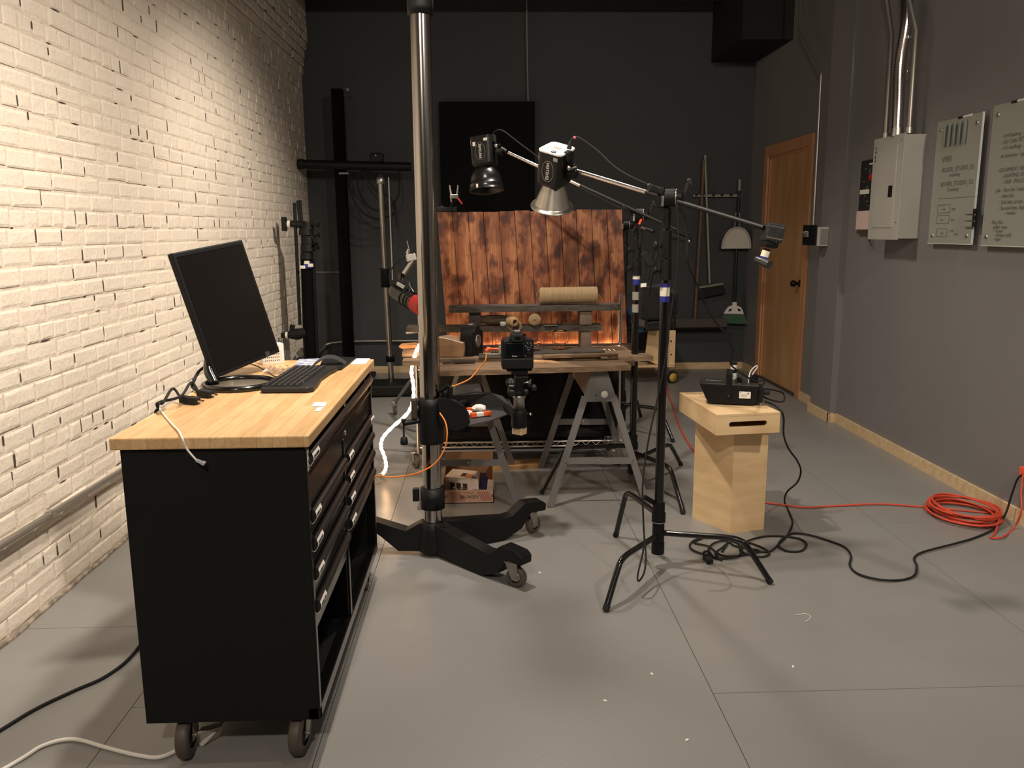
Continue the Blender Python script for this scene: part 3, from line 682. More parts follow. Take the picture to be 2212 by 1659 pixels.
mb.add([a, b, c, d, e], [(0, 1, 2, 3, 4)]); mb.add([p+V((.004, .03, .001)) for p in (a, b, c, d, e)], [(4, 3, 2, 1, 0)]); mb.add([a, b, c, d, e]+[p+V((.004, .03, .001)) for p in (a, b, c, d, e)], [(i, (i+1) % 5, 5+(i+1) % 5, 5+i) for i in range(5)])
single('paper_wedge', mb, mat('pale_card', (200, 194, 180), .7), 'folded pale paper wedge under the tool cabinet between its wheels', 'paper')

# ================================================================== CAMERA COLUMN STAND
CX, CY = -.253, 3.62
t = thing('column_stand', 'tall chrome camera column on a black base with long splayed legs and casters', 'camera stand', (CX, CY, 0))
def top_at(z): return V((CX, CY, z))
part('column', MB().tube([top_at(.16), top_at(2.36)], .0425, 40), m_satin, t)
mb = MB(); mb.lathe([(.03, 2.34), (.052, 2.34), (.054, 2.37), (.054, 2.62), (.045, 2.64), (0, 2.64)], (CX, CY, 0), (0, 0, 1), 30); part('top_cap', mb, m_powder, t)
mb = MB(); mb.lathe([(.044, .528), (.054, .528), (.057, .545), (.057, .70), (.054, .735), (.044, .735)], (CX, CY, 0), (0, 0, 1), 32); part('sleeve', mb, m_powder, t)
mb = MB(); mb.lathe([(.044, .222), (.056, .222), (.056, .318), (.044, .318)], (CX, CY, 0), (0, 0, 1), 30); mb.box((CX-.075, CY, .285), (.03, .03, .06), 0, .004); part('stop_collar', mb, m_powder, t)
mb = MB(); mb.lathe([(.043, .155), (.048, .16), (.056, .155), (.062, .12), (.075, .04), (.07, .02), (0, .02)], (CX, CY, 0), (0, 0, 1), 30); part('hub', mb, m_powder, t)
def basleg(ang, prof, wheel=None):
    d = V((cos(radians(ang)), sin(radians(ang)), 0)); sd = V((-d.y, d.x, 0))
    lg = part('leg', MB().prism(prof, V((CX, CY, 0))-sd*.033, d, (0, 0, 1), sd*.066), m_powder, t, bev=.004)
    if wheel: c = V((CX, CY, 0))+d*wheel; caster(t, (c.x, c.y, .044), .044, .030, radians(ang)+1.9, m_gtire, m_galv, plate=False, topz=.118)
LP = [(.02, .02), (.30, .006), (.36, .006), (.45, .045), (.505, .115), (.585, .115), (.588, .148), (.565, .166), (.47, .172), (.40, .122), (.36, .118), (.02, .16)]
basleg(-46, LP, .53); basleg(27, LP, .53)
basleg(176, [(.02, .02), (.16, .02), (.24, .09), (.28, .12), (.36, .12), (.36, .165), (.28, .17), (.12, .12), (.06, .155), (.02, .16)], .31)
# sleeve clamp arm with hanging lever on the left
mb = MB(); mb.cyl((CX-.05, CY-.01, .69), (CX-.072, CY-.02, .69), .016, None, 14); mb.box((CX-.070, CY-.02, .69), (.026, .04, .09), 0, .006); part('clamp', mb, mat('clamp_brown', (58, 46, 38), .5), t)
mb = MB(); mb.cyl((CX-.05, CY-.02, .635), (CX-.115, CY-.04, .628), .012, None, 12); mb.lathe([(0, -.008), (.011, -.006), (.011, .008), (0, .01)], (CX-.118, CY-.04, .640), (0, 0, 1), 12); mb.cyl((CX-.118, CY-.04, .635), (CX-.118, CY-.04, .56), .004, None, 8); mb.lathe([(0, 0), (.016, .002), (.018, .01), (.015, .032), (.008, .036), (0, .036)], (CX-.118, CY-.04, .53), (0, 0, 1), 14)
part('locking_lever', mb, m_powder, t)
# counterweight cable on the right
part('lift_cable', MB().tube([PY(926, 0, CY+.02), PY(938, 400, CY+.02), PY(942, 470, CY+.02), PY(950, 830, CY+.02)], .0016, 6), m_satin, t)
# side arm, socket and spigot
AZ = .60; HX, HY = .148, 3.70
mb = MB(); mb.tube([(CX+.04, CY+.04, .64), (CX+.10, CY+.30, .63), (-.06, 4.06, .625), (.06, 4.06, .622), (HX-.01, HY+.03, .615)], .017, 16, smooth=6); part('cross_arm', mb, m_powder, t)
mb = MB(); mb.lathe([(0, .575), (.034, .575), (.036, .58), (.036, .650), (.033, .657), (0, .657)], (HX, HY, 0), (0, 0, 1), 24); mb.cyl((HX+.03, HY-.02, .64), (HX+.052, HY-.03, .643), .004, None, 8); part('arm_socket', mb, m_powder, t)
part('socket_bolt', MB().lathe([(0, -.007), (.006, -.004), (.0075, 0), (.006, .005), (0, .008)], (HX+.05, HY-.035, .642), (0, 0, 1), 12), m_chrome, t)
mb = MB(); mb.lathe([(0, .65), (.026, .65), (.026, .712), (.031, .716), (.031, .724), (.02, .728), (0, .728)], (HX, HY, 0), (0, 0, 1), 28); part('spigot', mb, m_alu, t, label='bare metal spigot')
mb = MB(); mb.frame((HX+.001, HY, .560), (.8, -.6, 0), (.6, .8, 0), (0, 0, 1), .027, .022, .018, .002); part('wood_block', mb, m_pine, t, label='pale wood plug under the socket')
# accessory tray
TZ = .602
mb = MB(); P = [G(948, 902, TZ), G(1013, 918, TZ), G(1060, 908, TZ), G(1113, 888, TZ), G(1100, 862, TZ), G(1040, 855, TZ), G(975, 858, TZ)]
mb.prism([(p.x, p.y) for p in P], (0, 0, TZ-.006), (1, 0, 0), (0, 1, 0), (0, 0, .006)); part('tray', mb, mat('tray_grey', (66, 64, 64), .6), t)
def flap(pts, y0, thick):
    P = [PY(x, y, yy) for (x, y, yy) in pts]; mb = MB(); n_ = len(P)
    mb.add(P+[p+V(thick) for p in P], [tuple(range(n_)), tuple(reversed(range(n_, 2*n_)))]+[(i, n_+i, n_+(i+1) % n_, (i+1) % n_) for i in range(n_)]); return mb
part('rear_flap', flap([(965, 857, 4.02), (1032, 846, 4.02), (1062, 849, 4.0), (1085, 855, 3.98), (1098, 866, 3.95), (1107, 880, 3.92), (1113, 889, 3.90), (1058, 885, 4.0), (965, 885, 4.05)], 4, (0, .004, 0)), m_powder, t)
mb = MB(); c = PY(968, 893, 3.62)
mb.add(*(lambda P: (P+[p+V((.004, .03, 0)) for p in P], [tuple(range(len(P))), tuple(reversed(range(len(P), 2*len(P))))]+[(i, len(P)+i, len(P)+(i+1) % len(P), (i+1) % len(P)) for i in range(len(P))]))([PY(x, y, 3.56) for x, y in ((946, 862), (968, 862), (985, 868), (1000, 878), (1010, 894), (1014, 916), (1005, 924), (985, 931), (965, 926), (948, 912))]))
part('side_cheek', mb, m_powder, t, label='rounded black tray cheek')
mb = MB(); mb.box((CX+.065, CY+.0, .72), (.03, .05, .09), .2, .006); mb.cyl((CX+.05, CY-.03, .77), (CX+.085, CY-.05, .80), .010, None, 10); mb.box((CX+.09, CY-.02, .755), (.022, .03, .07), .3, .004); part('cable_clamp', mb, m_powder, t)

# contents of the tray
m_cl = mat('clip_white', (232, 228, 222), .6)
for i, (x0, y0, x1, y1, mt, lab) in enumerate(((1017, 897, 1060, 892, 'w', 'front orange and white glue tube lying in the black tray'), (1010, 886, 1042, 880, 'w', 'rear white and orange glue tube lying in the black tray'))):
    a, b = G(x0, y0, TZ+.014), G(x1, y1, TZ+.014); t2 = thing('glue_tube', lab, 'tube', (a+b)/2-V((0, 0, .012)))
    part('barrel', MB().bar(a.lerp(b, .25), a.lerp(b, .62), .022, .018, bev=.003), m_cl, t2)
    part('cap', MB().bar(a, a.lerp(b, .25), .026, .022, bev=.004), m_orange, t2); part('tip', MB().bar(a.lerp(b, .62), b, .024, .02, bev=.004), m_orange, t2)
def crumple(nm, c, sz, m, label, cat, sd=1, n=5):
    rr = random.Random(sd); bm = bmesh.new(); bmesh.ops.create_icosphere(bm, subdivisions=2, radius=1)
    mb = MB(); bm.verts.index_update(); vs = []
    for q in bm.verts: k = 1+rr.uniform(-.22, .2); vs.append(V(c)+V((q.co.x*sz[0]*k, q.co.y*sz[1]*k, max(-.9, q.co.z)*sz[2]*k)))
    mb.add(vs, [tuple(v_.index for v_ in f.verts) for f in bm.faces]); bm.free()
    return single(nm, mb, m, label, cat)
crumple('tissue', G(1035, 882, TZ+.02), (.035, .03, .018), m_paper, 'crumpled white tissue behind the glue tubes in the tray', 'tissue', 2)
crumple('tissue', G(1010, 892, TZ+.016), (.022, .022, .014), m_paper, 'small crumpled white wipe beside the black tray cheek', 'tissue', 5)
crumple('tissue', G(1000, 874, TZ+.02), (.012, .012, .010), m_paper, 'tiny white scrap at the back left of the tray', 'tissue', 8)

# tethered camera on its geared head
t = thing('geared_head', 'black geared tripod head under the tethered camera', 'tripod head', (HX, HY, .728))
hz = .728
mb = MB(); mb.box((HX, HY, hz+.010), (.06, .06, .02), .2, .004); mb.box((HX-.012, HY, hz+.045), (.075, .06, .055), .15, .008); mb.box((HX+.012, HY, hz+.075), (.06, .06, .03), .1, .006); part('body', mb, m_powder, t)
mb = MB(); mb.box((HX, HY, hz+.105), (.075, .055, .016), .1, .003); mb.box((HX, HY, hz+.118), (.115, .06, .010), .05, .003); part('plate', mb, m_powder, t)
for (dx, dz, r_, l_) in ((-.037, .062, .024, .03), (.045, .055, .013, .025), (.066, .040, .013, .03), (-.035, .018, .018, .03), (.03, .022, .012, .03)):
    c = V((HX+dx, HY-.03, hz+dz)); part('knob', MB().lathe([(0, l_), (r_*.86, l_), (r_, l_-.003), (r_, .003), (r_*.8, 0), (0, 0)], c, (0, -1, 0), 20), mat('knob_black', (26, 26, 27), .4), t)
mb = text_mb('410', (HX-.05, HY-.0612, hz+.064), (1, 0, 0), (0, 0, 1), .016); part('dial_number', mb, m_greytape, t)
mb = MB(); mb.box((HX-.037, HY-.061, hz+.053), (.022, .0012, .006)); part('dial_plate', mb, m_greytape, t)
mb = MB(); mb.tube([(HX+.02, HY-.05, hz+.063), (HX+.035, HY-.055, hz+.066), (HX+.05, HY-.05, hz+.072), (HX+.052, HY-.05, hz+.08)], .003, 8); part('lever', mb, m_chrome, t)
m_cam = mat('camera_black', (17, 17, 18), .5, bump=.15, bscale=200, spec=.35)
def dslr(label, M, tether):
    """camera body: x right, y away from the viewer (lens), z up, origin under the grip"""
    t = thing('dslr_camera', label, 'camera', M.translation)
    T = lambda x, y, z: M @ V((x, y, z)); ax, ay, az = (M.to_3x3() @ V(q) for q in ((1, 0, 0), (0, 1, 0), (0, 0, 1)))
    outl = [(-.066, .0), (.066, .0), (.072, .008), (.072, .09), (.074, .125), (.068, .136), (.040, .139), (.030, .148), (.024, .163), (.010, .168), (-.012, .168), (-.026, .160), (-.034, .142), (-.062, .136), (-.072, .126), (-.074, .06), (-.072, .008)]
    part('body', MB().prism(outl, T(0, -.032, 0), ax, az, ay*.066), m_cam, t, bev=.004)
    mb = MB(); mb.frame(T(0, -.036, .028), ax, ay, az, .070, .012, .024, .006); part('battery_grip', mb, m_cam, t)
    part('screen_frame', MB().frame(T(-.014, -.035, .088), ax, ay, az, .046, .004, .033, .003), m_powder, t)
    part('screen', MB().frame(T(-.014, -.0392, .089), ax, ay, az, .039, .0008, .027), mat('lcd', (16, 17, 20), .15), t)
    mb = MB(); mb.frame(T(0, -.040, .143), ax, ay, az, .026, .012, .018, .006); part('eyecup', mb, m_rubber, t)
    part('viewfinder', MB().frame(T(0, -.0525, .143), ax, ay, az, .012, .0008, .007), mat('lcd', (16, 17, 20), .15), t)
    mb = MB(); mb.frame(T(0, 0, .170), ax, ay, az, .013, .014, .003, .001); part('hot_shoe', mb, m_alu, t)
    part('wheel', MB().lathe([(0, .004), (.008, .004), (.010, .002), (.014, .003), (.019, .004), (.020, 0)], T(.050, -.033, .082), -ay, 22), m_gloss, t)
    mb = MB()
    for x, z in ((.045, .118), (.06, .118), (.036, .105), (.062, .108), (.036, .06), (-.056, .128), (-.046, .130), (.0, .040), (.012, .042), (-.03, .038)): mb.lathe([(0, .003), (.003, .003), (.0035, 0)], T(x, -.0335, z), -ay, 8)
    part('buttons', mb, mat('button_grey', (110, 110, 110), .4), t)
    if tether: part('lens', MB().lathe([(.030, 0), (.036, .004), (.036, .05), (.039, .055), (.039, .085), (.036, .09), (.030, .088), (.026, .06), (0, .058)], T(-.004, .032, .085), ay, 28), m_gloss, t)
    if not tether:
        part('lens_mount', MB().lathe([(.034, 0), (.036, .004), (.030, .005), (.027, -.002), (.024, -.002), (.024, .003), (0, .003)], T(-.004, .033, .085), ay, 28), m_alu, t)
        part('side_badge', MB().lathe([(0, .001), (.008, .001), (.008, 0)], T(-.0735, -.004, .07), -ax, 18), m_label, t)
        part('side_lettering', text_mb('EOS', T(-.0735, .022, .112), -ay, az, .017), m_label, t)
    tm = text_mb('Canon', T(-.014, -.0396, .0585), ax, az, .009, align='CENTER'); part('brand_lettering', tm, m_label, t)
    if tether: part('tether_plug', MB().bar(T(-.072, -.008, .085), T(-.084, -.008, .085), .012, .04, up=az, bev=.003), m_greytape, t)
    return t
Mc = Matrix.Translation((HX-.008, HY-.01, hz+.124)) @ Matrix.Rotation(.03, 4, 'Z')
dslr('tethered black camera mounted on the geared head with its back to the viewer', Mc, True)
a = Mc @ V((-.084, -.008, .09))
t = thing('tether_plug', 'orange cable plug sticking out of the tethered camera', 'plug', a-V((.05, 0, .01)))
part('strain_relief', MB().tube([a+V((.0, 0, 0)), a+V((-.03, 0, .002)), a+V((-.045, 0, .002)), a+V((-.055, 0, -.008))], [.005, .004, .011, .009], 10), m_orange, t)
single('tether_cable', MB().tube([a+V((-.055, 0, -.008)), a+V((-.06, -.01, -.05)), PY(1035, 795, 3.68), PY(1015, 818, 3.66), PY(985, 832, 3.64), PY(968, 836, 3.62)], .003, 8, smooth=8), m_orangecord, 'orange tether cable sagging from the camera to the chrome column', 'cable')
single('orange_cable', MB().tube([PY(950, 892, 3.55), PY(962, 912, 3.52), PY(966, 940, 3.5), PY(958, 975, 3.5), PY(935, 1005, 3.5), PY(895, 1024, 3.52), PY(850, 1031, 3.6), PY(812, 1030, 3.7), V((-.56, 3.8, .25))], .0034, 8, smooth=8), m_orangecord, 'long orange cable looping from the tray across the chrome column', 'cable')
# ================================================================== SAWHORSES
def sawhorse(label, x, group=None):
    """x = centre of the top at the near end (y 4.25)"""
    t = thing('sawhorse', label, 'sawhorse', (x, 4.6, 0)); yn, yf = 4.25, 4.93
    xb = x
    pl = [(-.038, .745), (.038, .745), (.098, .572), (-.092, .572)]
    for yy, nm in ((yn, 0), (yf, 1)):
        q = part('end_plate', MB().prism([(a, b) for a, b in pl], (xb, yy, 0), (1, 0, 0), (0, 0, 1), (0, .004, 0)), m_greymetal, t, bev=.002)
    mb = MB()
    for s in (-1, 1):
        mb.add([(xb+s*.03, yn+.005, .742), (xb+s*.03, yf, .742), (xb+s*.072, yf, .60), (xb+s*.072, yn+.005, .60), (xb+s*.027, yn+.005, .742), (xb+s*.027, yf, .742), (xb+s*.069, yf, .60), (xb+s*.069, yn+.005, .60)],
               [(0, 1, 2, 3), (4, 7, 6, 5), (0, 4, 5, 1), (2, 6, 7, 3), (0, 3, 7, 4), (1, 5, 6, 2)])
    mb.bb(xb-.032, xb+.032, yn+.004, yf, .738, .744)
    part('top_channel', mb, m_warmlit, t)
    for s in (-1, 1):
        for y0, y1 in ((yn+.01, yn-.02), (yf-.01, yf+.05)):
            a = V((xb+s*.075, y0, .60)); b = V((xb+s*.262, y1, .004))
            part('leg', MB().bar(a, b, .036, .016, up=(0, 1, 0), bev=.002), m_greymetal, t)
    for yy, zz in ((yn-.012, .255), (yf+.025, .30)):
        k = (.60-zz)/.6*.187+.075
        mb = MB(); mb.bb(xb-k, xb+k*.15, yy-.004, yy, zz-.018, zz+.018); mb.bb(xb-k*.05, xb+k, yy-.007, yy-.003, zz-.020, zz+.016)
        br = part('cross_brace', mb, m_greymetal, t)
        mb = MB()
        for a in (-k+.004, 0, k-.004): mb.lathe([(0, .004), (.005, .002), (.005, 0)], (xb+a, yy-.007, zz), (0, -1, 0), 8)
        part('bolts', mb, m_chrome, br)
    return t
s1 = sawhorse('right grey metal sawhorse with a round white sticker on its end plate', .595)
part('round_sticker', MB().lathe([(0, .001), (.019, .001), (.019, 0)], (.622, 4.2495, .612), (0, -1, 0), 20), m_label, s1)
part('hole', MB().lathe([(0, .0008), (.004, .0008), (.004, 0)], (.578, 4.2495, .607), (0, -1, 0), 10), m_ink, s1)
sawhorse('left grey metal sawhorse standing behind the chrome column', -.10)

# ================================================================== PROP TABLE: loose boards
def plank(nm, a, b, wd, th, z, m, label, cat='board', seed=1, wav=.006, group=None):
    """rough plank from a to b (xy), top at z+th"""
    a = V((a[0], a[1], z)); b = V((b[0], b[1], z)); d = (b-a); L_ = d.length; d.normalize(); sd = V((-d.y, d.x, 0)); n_ = 14; mb = MB(); vs = []
    rr = random.Random(seed)
    for i in range(n_+1):
        s = i/n_; e0 = rr.uniform(-wav, wav); e1 = rr.uniform(-wav, wav); tz = rr.uniform(-.0015, .0015)
        tap = .86 if i in (0, n_) else 1
        c = a+d*(L_*s+(rr.uniform(-.01, .01) if i in (0, n_) else 0))
        vs += [c+sd*(-wd/2*tap+e0*.6), c+sd*(wd/2*tap+e1*.6), c+sd*(wd/2*tap+e1)+V((0, 0, th+tz)), c+sd*(-wd/2*tap+e0)+V((0, 0, th-tz))]
    fs = [(0, 1, 2, 3), (4*n_+3, 4*n_+2, 4*n_+1, 4*n_)]
    for i in range(n_):
        for k in range(4): fs.append((4*i+k, 4*i+4+k, 4*i+4+(k+1) % 4, 4*i+(k+1) % 4))
    mb.add(vs, fs); return single(nm, mb, m, label, cat, group=group)
ZB = .747
plank('table_board', (-.235, 4.17), (.735, 4.27), .15, .028, ZB, m_board, 'nearest weathered board of the prop table resting on both sawhorses', seed=1)
plank('table_board', (-.30, 4.335), (.79, 4.42), .15, .026, ZB, m_board, 'second weathered board of the prop table just behind the nearest', seed=2)
plank('table_board', (-.46, 4.50), (.93, 4.57), .14, .026, ZB, m_board, 'long weathered board whose rounded end sticks out to the right of the table', seed=3)
plank('table_board', (-.38, 4.66), (.84, 4.72), .15, .026, ZB, m_board, 'fourth weathered board of the prop table, under the camera lying on its side', seed=4)
plank('table_board', (-.50, 4.83), (.84, 4.88), .15, .026, ZB, m_board, 'rearmost weathered board of the prop table below the wooden shelf blocks', seed=5)
ZP = ZB+.027
plank('loose_slat', (-.29, 4.42), (.22, 4.44), .10, .018, ZP, m_board, 'short board lying on the prop table below the brown paper bag', seed=6)
plank('loose_slat', (.10, 4.44), (.62, 4.47), .12, .016, ZP, m_board, 'thin brown slat stacked on the prop table right of the tethered camera', seed=7)
plank('loose_slat', (.18, 4.60), (.66, 4.66), .16, .020, ZP, m_darkboard, 'dark flat slat under the glass snifter', seed=9)
plank('loose_slat', (.30, 4.38), (.72, 4.42), .05, .014, ZP+.018, m_board, 'narrow upper slat at the right end of the slat stack', seed=8)
mb = MB(); mb.tube([PY(1150, 782, 4.33), PY(1190, 784, 4.33), PY(1235, 793, 4.33)], [.013, .0145, .0155], 14); single('wooden_dowel', mb, mat('tan_dowel', (206, 160, 108), .45, rgb2=(170, 120, 76), scale=12, contrast=1.6), 'round tan wooden handle lying on the slats right of the tethered camera', 'handle')
# small things lying on the front boards
mb = MB(); mb.bar((-.17, 4.33, ZP+.012), (-.06, 4.34, ZP+.012), .03, .02, bev=.004); mb.bar((-.23, 4.32, ZP+.006), (-.17, 4.33, ZP+.01), .022, .008, bev=.002)
single('scraper', mb, mat('old_tool', (66, 56, 48), .6), 'short brown handled scraper lying on the boards in front of the paper bag', 'tool')
mb = MB(); o_ = V((-.02, 4.44, ZP+.019)); mb.bb(-.04, .09, 4.37, 4.52, ZP+.0185, ZP+.026, .002)
single('slate_tray', mb, m_darkboard, 'small dark rectangular tray left of the tethered camera', 'tray')
for i, (x, y, l) in enumerate(((-.005, 4.47, .09), (.01, 4.44, .10))):
    single('metal_strip', MB().bar((x-.01, y, ZP+.030), (x+l-.01, y+.006, ZP+.030), .012, .004, bev=.001), m_alu, ('rear' if i == 0 else 'front')+' thin metal blade lying on the small dark tray', 'tool')
# brown paper bag
t = thing('paper_bag', 'crumpled brown paper bag standing at the left end of the prop table', 'bag', (-.17, 4.5, ZP))
P = [V((-.27, 4.46, ZP+.018)), V((-.125, 4.44, ZP+.018)), V((-.10, 4.54, ZP)), V((-.26, 4.56, ZP))]; T_ = [V((-.285, 4.45, ZP+.13)), V((-.125, 4.43, ZP+.095)), V((-.09, 4.54, ZP+.10)), V((-.20, 4.57, ZP+.125))]
mid = [p.lerp(q, .5)+V(e) for p, q, e in zip(P, T_, ((-.004, -.006, 0), (.006, .005, 0), (.006, 0, 0), (0, .005, 0)))]
fs = [(0, 3, 2, 1)]
for a in (0, 4):
    for i in range(4): fs.append((a+i, a+(i+1) % 4, a+4+(i+1) % 4, a+4+i))
mb = MB(); mb.add(P+mid+T_, fs+[(8, 9, 10, 11)]); part('bag_body', mb, m_tan, t, bev=.002)
part('folded_rim', MB().tube([T_[0], T_[0].lerp(T_[1], .5)+V((0, 0, .004)), T_[1]], .003, 6), m_paper, t)
# camera lying upright on its side
Mc2 = Matrix.Translation((-.095, 4.50, ZP+.088)) @ Matrix.Rotation(radians(-20), 4, 'Z') @ Matrix.Rotation(radians(90), 4, 'Y')
Mc2 = Matrix.Translation((-.135, 4.57, ZP+.090)) @ Matrix.Rotation(radians(150), 4, 'Z') @ Matrix.Rotation(radians(-82), 4, 'Y')
Mc2 = Matrix.Translation(V((PY(1019, 768, 4.5).x, 4.53, ZP+.002))) @ Matrix.Rotation(radians(-112), 4, 'Z') @ Matrix.Scale(1.08, 4)
dslr('second black camera without a lens standing on the prop table left of the tethered camera', Mc2, False)
# cap, keys, small silver things
single('lens_cap', MB().lathe([(0, .006), (.030, .006), (.033, .003), (.033, 0), (0, 0)], (.06, 4.66, ZP+.004), (0, 0, 1), 22), m_gloss, 'round black lens cap lying on the prop table behind the orange plug', 'lens cap')
mb = MB(); mb.tube([(-.016, 4.55, ZP+.006), (-.005, 4.545, ZP+.010), (.002, 4.552, ZP+.009), (.03, 4.56, ZP+.012), (.05, 4.55, ZP+.006)], .004, 6)
single('strap_ring', mb, m_chrome, 'small shiny ring and hook beside the foot of the second camera', 'ring')
rr = random.Random(9)
for i, lb in enumerate(('leftmost', 'second', 'middle', 'fourth', 'rightmost')):
    c = V((.62+i*.026, 4.74-.01*i, ZP+.004)); mb = MB(); mb.tube([c, c+V((.012, .005, .004)), c+V((.022, -.004, .0))], [.003, .006, .003], 8, smooth=3)
    single('metal_trinket', mb, m_chrome, 'tiny shiny metal trinket, '+lb+' of five at the table\'s right end', 'trinket', group='cluster of metal trinkets at the right end of the prop table')
crumple('stone', (.69, 4.42, ZP+.012), (.03, .022, .014), mat('stone_tan', (190, 164, 130), .8), 'small rounded pale stone on the front board at the right end of the table', 'stone', 12)
# ---- glass
def glass(label, nm, cat, prof, c, ax=(0, 0, 1)):
    t = thing(nm, label, cat, V(c)); part('glass_wall', MB().lathe(prof, c, ax, 36), m_glass, t); return t
w_ = .0022
bp = [(0, .002), (.042, .002), (.047, .008), (.047, .09), (.044, .105), (.030, .122), (.018, .130), (.014, .137), (.014, .155)]
def shell(p, th=.0024): return p+[(max(.0, r-th), z+(.003 if i == 0 else 0)) for i, (r, z) in reversed(list(enumerate(p)))]
g1 = glass('round clear glass bottle with a pale stopper between the two cameras', 'glass_bottle', 'bottle', shell(bp), (.100, 4.715, ZP))
part('stopper', MB().lathe([(0, .150), (.012, .150), (.018, .158), (.018, .176), (0, .178)], (.100, 4.715, ZP), (0, 0, 1), 18), m_greytape, g1)
sp = [(0, .002), (.032, .002), (.034, .004), (.008, .010), (.006, .022), (.030, .030), (.048, .050), (.050, .068), (.042, .095), (.036, .108)]
glass('wide clear glass snifter standing on the dark slat right of the tethered camera', 'glass_snifter', 'glass', shell(sp, .002), (.425, 4.68, ZP+.021))
glass('clear tumbler glass partly hidden behind the tethered camera', 'glass_tumbler', 'glass', shell([(0, .002), (.038, .002), (.042, .008), (.044, .105)]), (.185, 4.70, ZP))
g2 = glass('clear glass jar lying on its side just right of the tethered camera', 'glass_jar', 'jar', shell([(0, .002), (.028, .002), (.032, .008), (.032, .06), (.026, .07), (.026, .085)]), (.300, 4.64, ZP+.053), (-.8, -.6, .05))
part('jar_lid', MB().lathe([(0, .092), (.029, .092), (.029, .078), (.0, .078)], (.300, 4.64, ZP+.053), (-.8, -.6, .05), 22), m_alu, g2)

# ================================================================== SHELF PLANKS ON BLOCKS
YS = 4.82
def zpx(x, y): return PY(x, y, YS).z
plank('lower_shelf_plank', (-.46, YS+.03), (.68, YS+.02), .13, .032, .885, m_darkboard, 'lower dark weathered shelf plank above the prop table', 'plank', seed=21, wav=.009)
plank('upper_shelf_plank', (-.225, YS-.02), (.79, YS+.02), .14, .034, 1.004, m_darkboard, 'upper dark weathered shelf plank carrying the large twine roll', 'plank', seed=22, wav=.010)
bk = mat('block_brown', (126, 108, 94), .8, rgb2=(96, 80, 68), scale=14, bump=.5, bscale=30)
def blk(label, x, z0, z1, wd=.055, ms=None): single('support_block', MB().box((x, YS+.01, (z0+z1)/2), (wd, .09, z1-z0), .08, .004), ms or bk, label, 'block')
blk('brown block standing between the two shelf planks at their right end', .582, .920, 1.001, .07)
blk('brown block under the lower shelf plank at its right end', .585, ZP+.002, .882, .062)
blk('dark block standing between the two shelf planks behind the second camera', -.065, .920, 1.001, .065, m_darkboard)
blk('dark block under the lower shelf plank behind the second camera', -.09, ZP, .882, .065, m_darkboard)
# twine rolls
t = thing('twine_roll', 'large roll of pale twine lying on the upper shelf plank', 'twine', (.49, 4.82, 1.04))
mb = MB(); L0, L1 = .315, .655; prof = [(0, L0+.004), (.030, L0), (.046, L0+.006)]
for i in range(40): prof.append((.0475+.0006*sin(i*2.1)+random.uniform(-.0006, .0006), L0+.012+i*(L1-L0-.024)/39))
prof += [(.045, L1-.004), (.030, L1), (0, L1-.003)]
mb.lathe(prof, (0, 4.81, 1.04+.048), (1, 0, .01), 30); part('wound_twine', mb, m_twine, t)
mb = MB(); mb.tube([(.322, 4.765, 1.125), (.300, 4.77, 1.115), (.298, 4.76, 1.09), (.315, 4.765, 1.06), (.325, 4.77, 1.055)], .0016, 6, smooth=5); mb.tube([(.655, 4.80, 1.10), (.668, 4.79, 1.085), (.682, 4.79, 1.06)], .0014, 6, smooth=4)
mb.tube([(.40+.002*cos(a), 4.81+.051*cos(a), 1.091+.051*sin(a)) for a in [2*pi*i/24 for i in range(24)]], .0016, 6, closed=True); part('loose_ends', mb, m_twine, t, stuff=True)
t = thing('twine_spool', 'flat round spool of twine standing on the lower shelf plank', 'twine', (.285, 4.78, .92))
part('wound_twine', MB().lathe([(.008, -.018), (.033, -.018), (.036, -.010), (.036, .010), (.033, .018), (.008, .018), (.008, -.018)], (.285, 4.775, .956), (.1, 1, 0), 32), m_twine, t)
part('core', MB().lathe([(.005, -.019), (.009, -.019), (.009, .019), (.005, .019)], (.285, 4.775, .956), (.1, 1, 0), 16), m_card, t)
t = thing('twine_spool', 'open tan coil of twine with loose strands behind the tethered camera', 'twine', (.16, 4.77, .92))
part('wound_twine', MB().lathe([(.014, -.03), (.027, -.03), (.029, -.02), (.029, .03), (.025, .035), (.014, .035), (.014, -.03)], (.155, 4.765, .948), (-.55, 1, .1), 26), mat('twine_tan', (176, 150, 112), .9, bump=.8, bscale=80), t)
mb = MB()
for k in range(4): mb.tube([(.135+.008*k, 4.73, .965), (.125+.01*k, 4.725, .925), (.165, 4.72, .89-.006*k), (.205-.004*k, 4.725, .915), (.195, 4.73, .955)], .0011, 5, smooth=6)
mb.tube([(.165, 4.72, .885), (.19, 4.71, .875), (.23, 4.71, .868)], .0011, 5, smooth=4)
part('loose_strands', mb, m_twine, t)
single('cloth_roll', MB().lathe([(0, 0), (.026, .002), (.030, .02), (.030, .10), (.022, .14), (.018, .20), (0, .203)], (.125, 4.80, .950), (-1, .1, .03), 20), mat('olive_cloth', (88, 74, 56), .9, rgb2=(52, 44, 36), scale=12, bump=.6), 'dark olive rolled cloth on the lower shelf plank left of the tan coil', 'cloth')
t = thing('shelf_knife', 'small metal knife with a dark disc lying on the lower shelf plank', 'knife', (.40, 4.77, .918))
part('blade', MB().bar((.34, 4.77, .921), (.42, 4.77, .922), .014, .003), m_alu, t); part('disc', MB().lathe([(.012, -.003), (.017, -.003), (.017, .003), (.012, .003), (.012, -.003)], (.43, 4.79, .937), (0, 1, 0), 22), m_gloss, t)

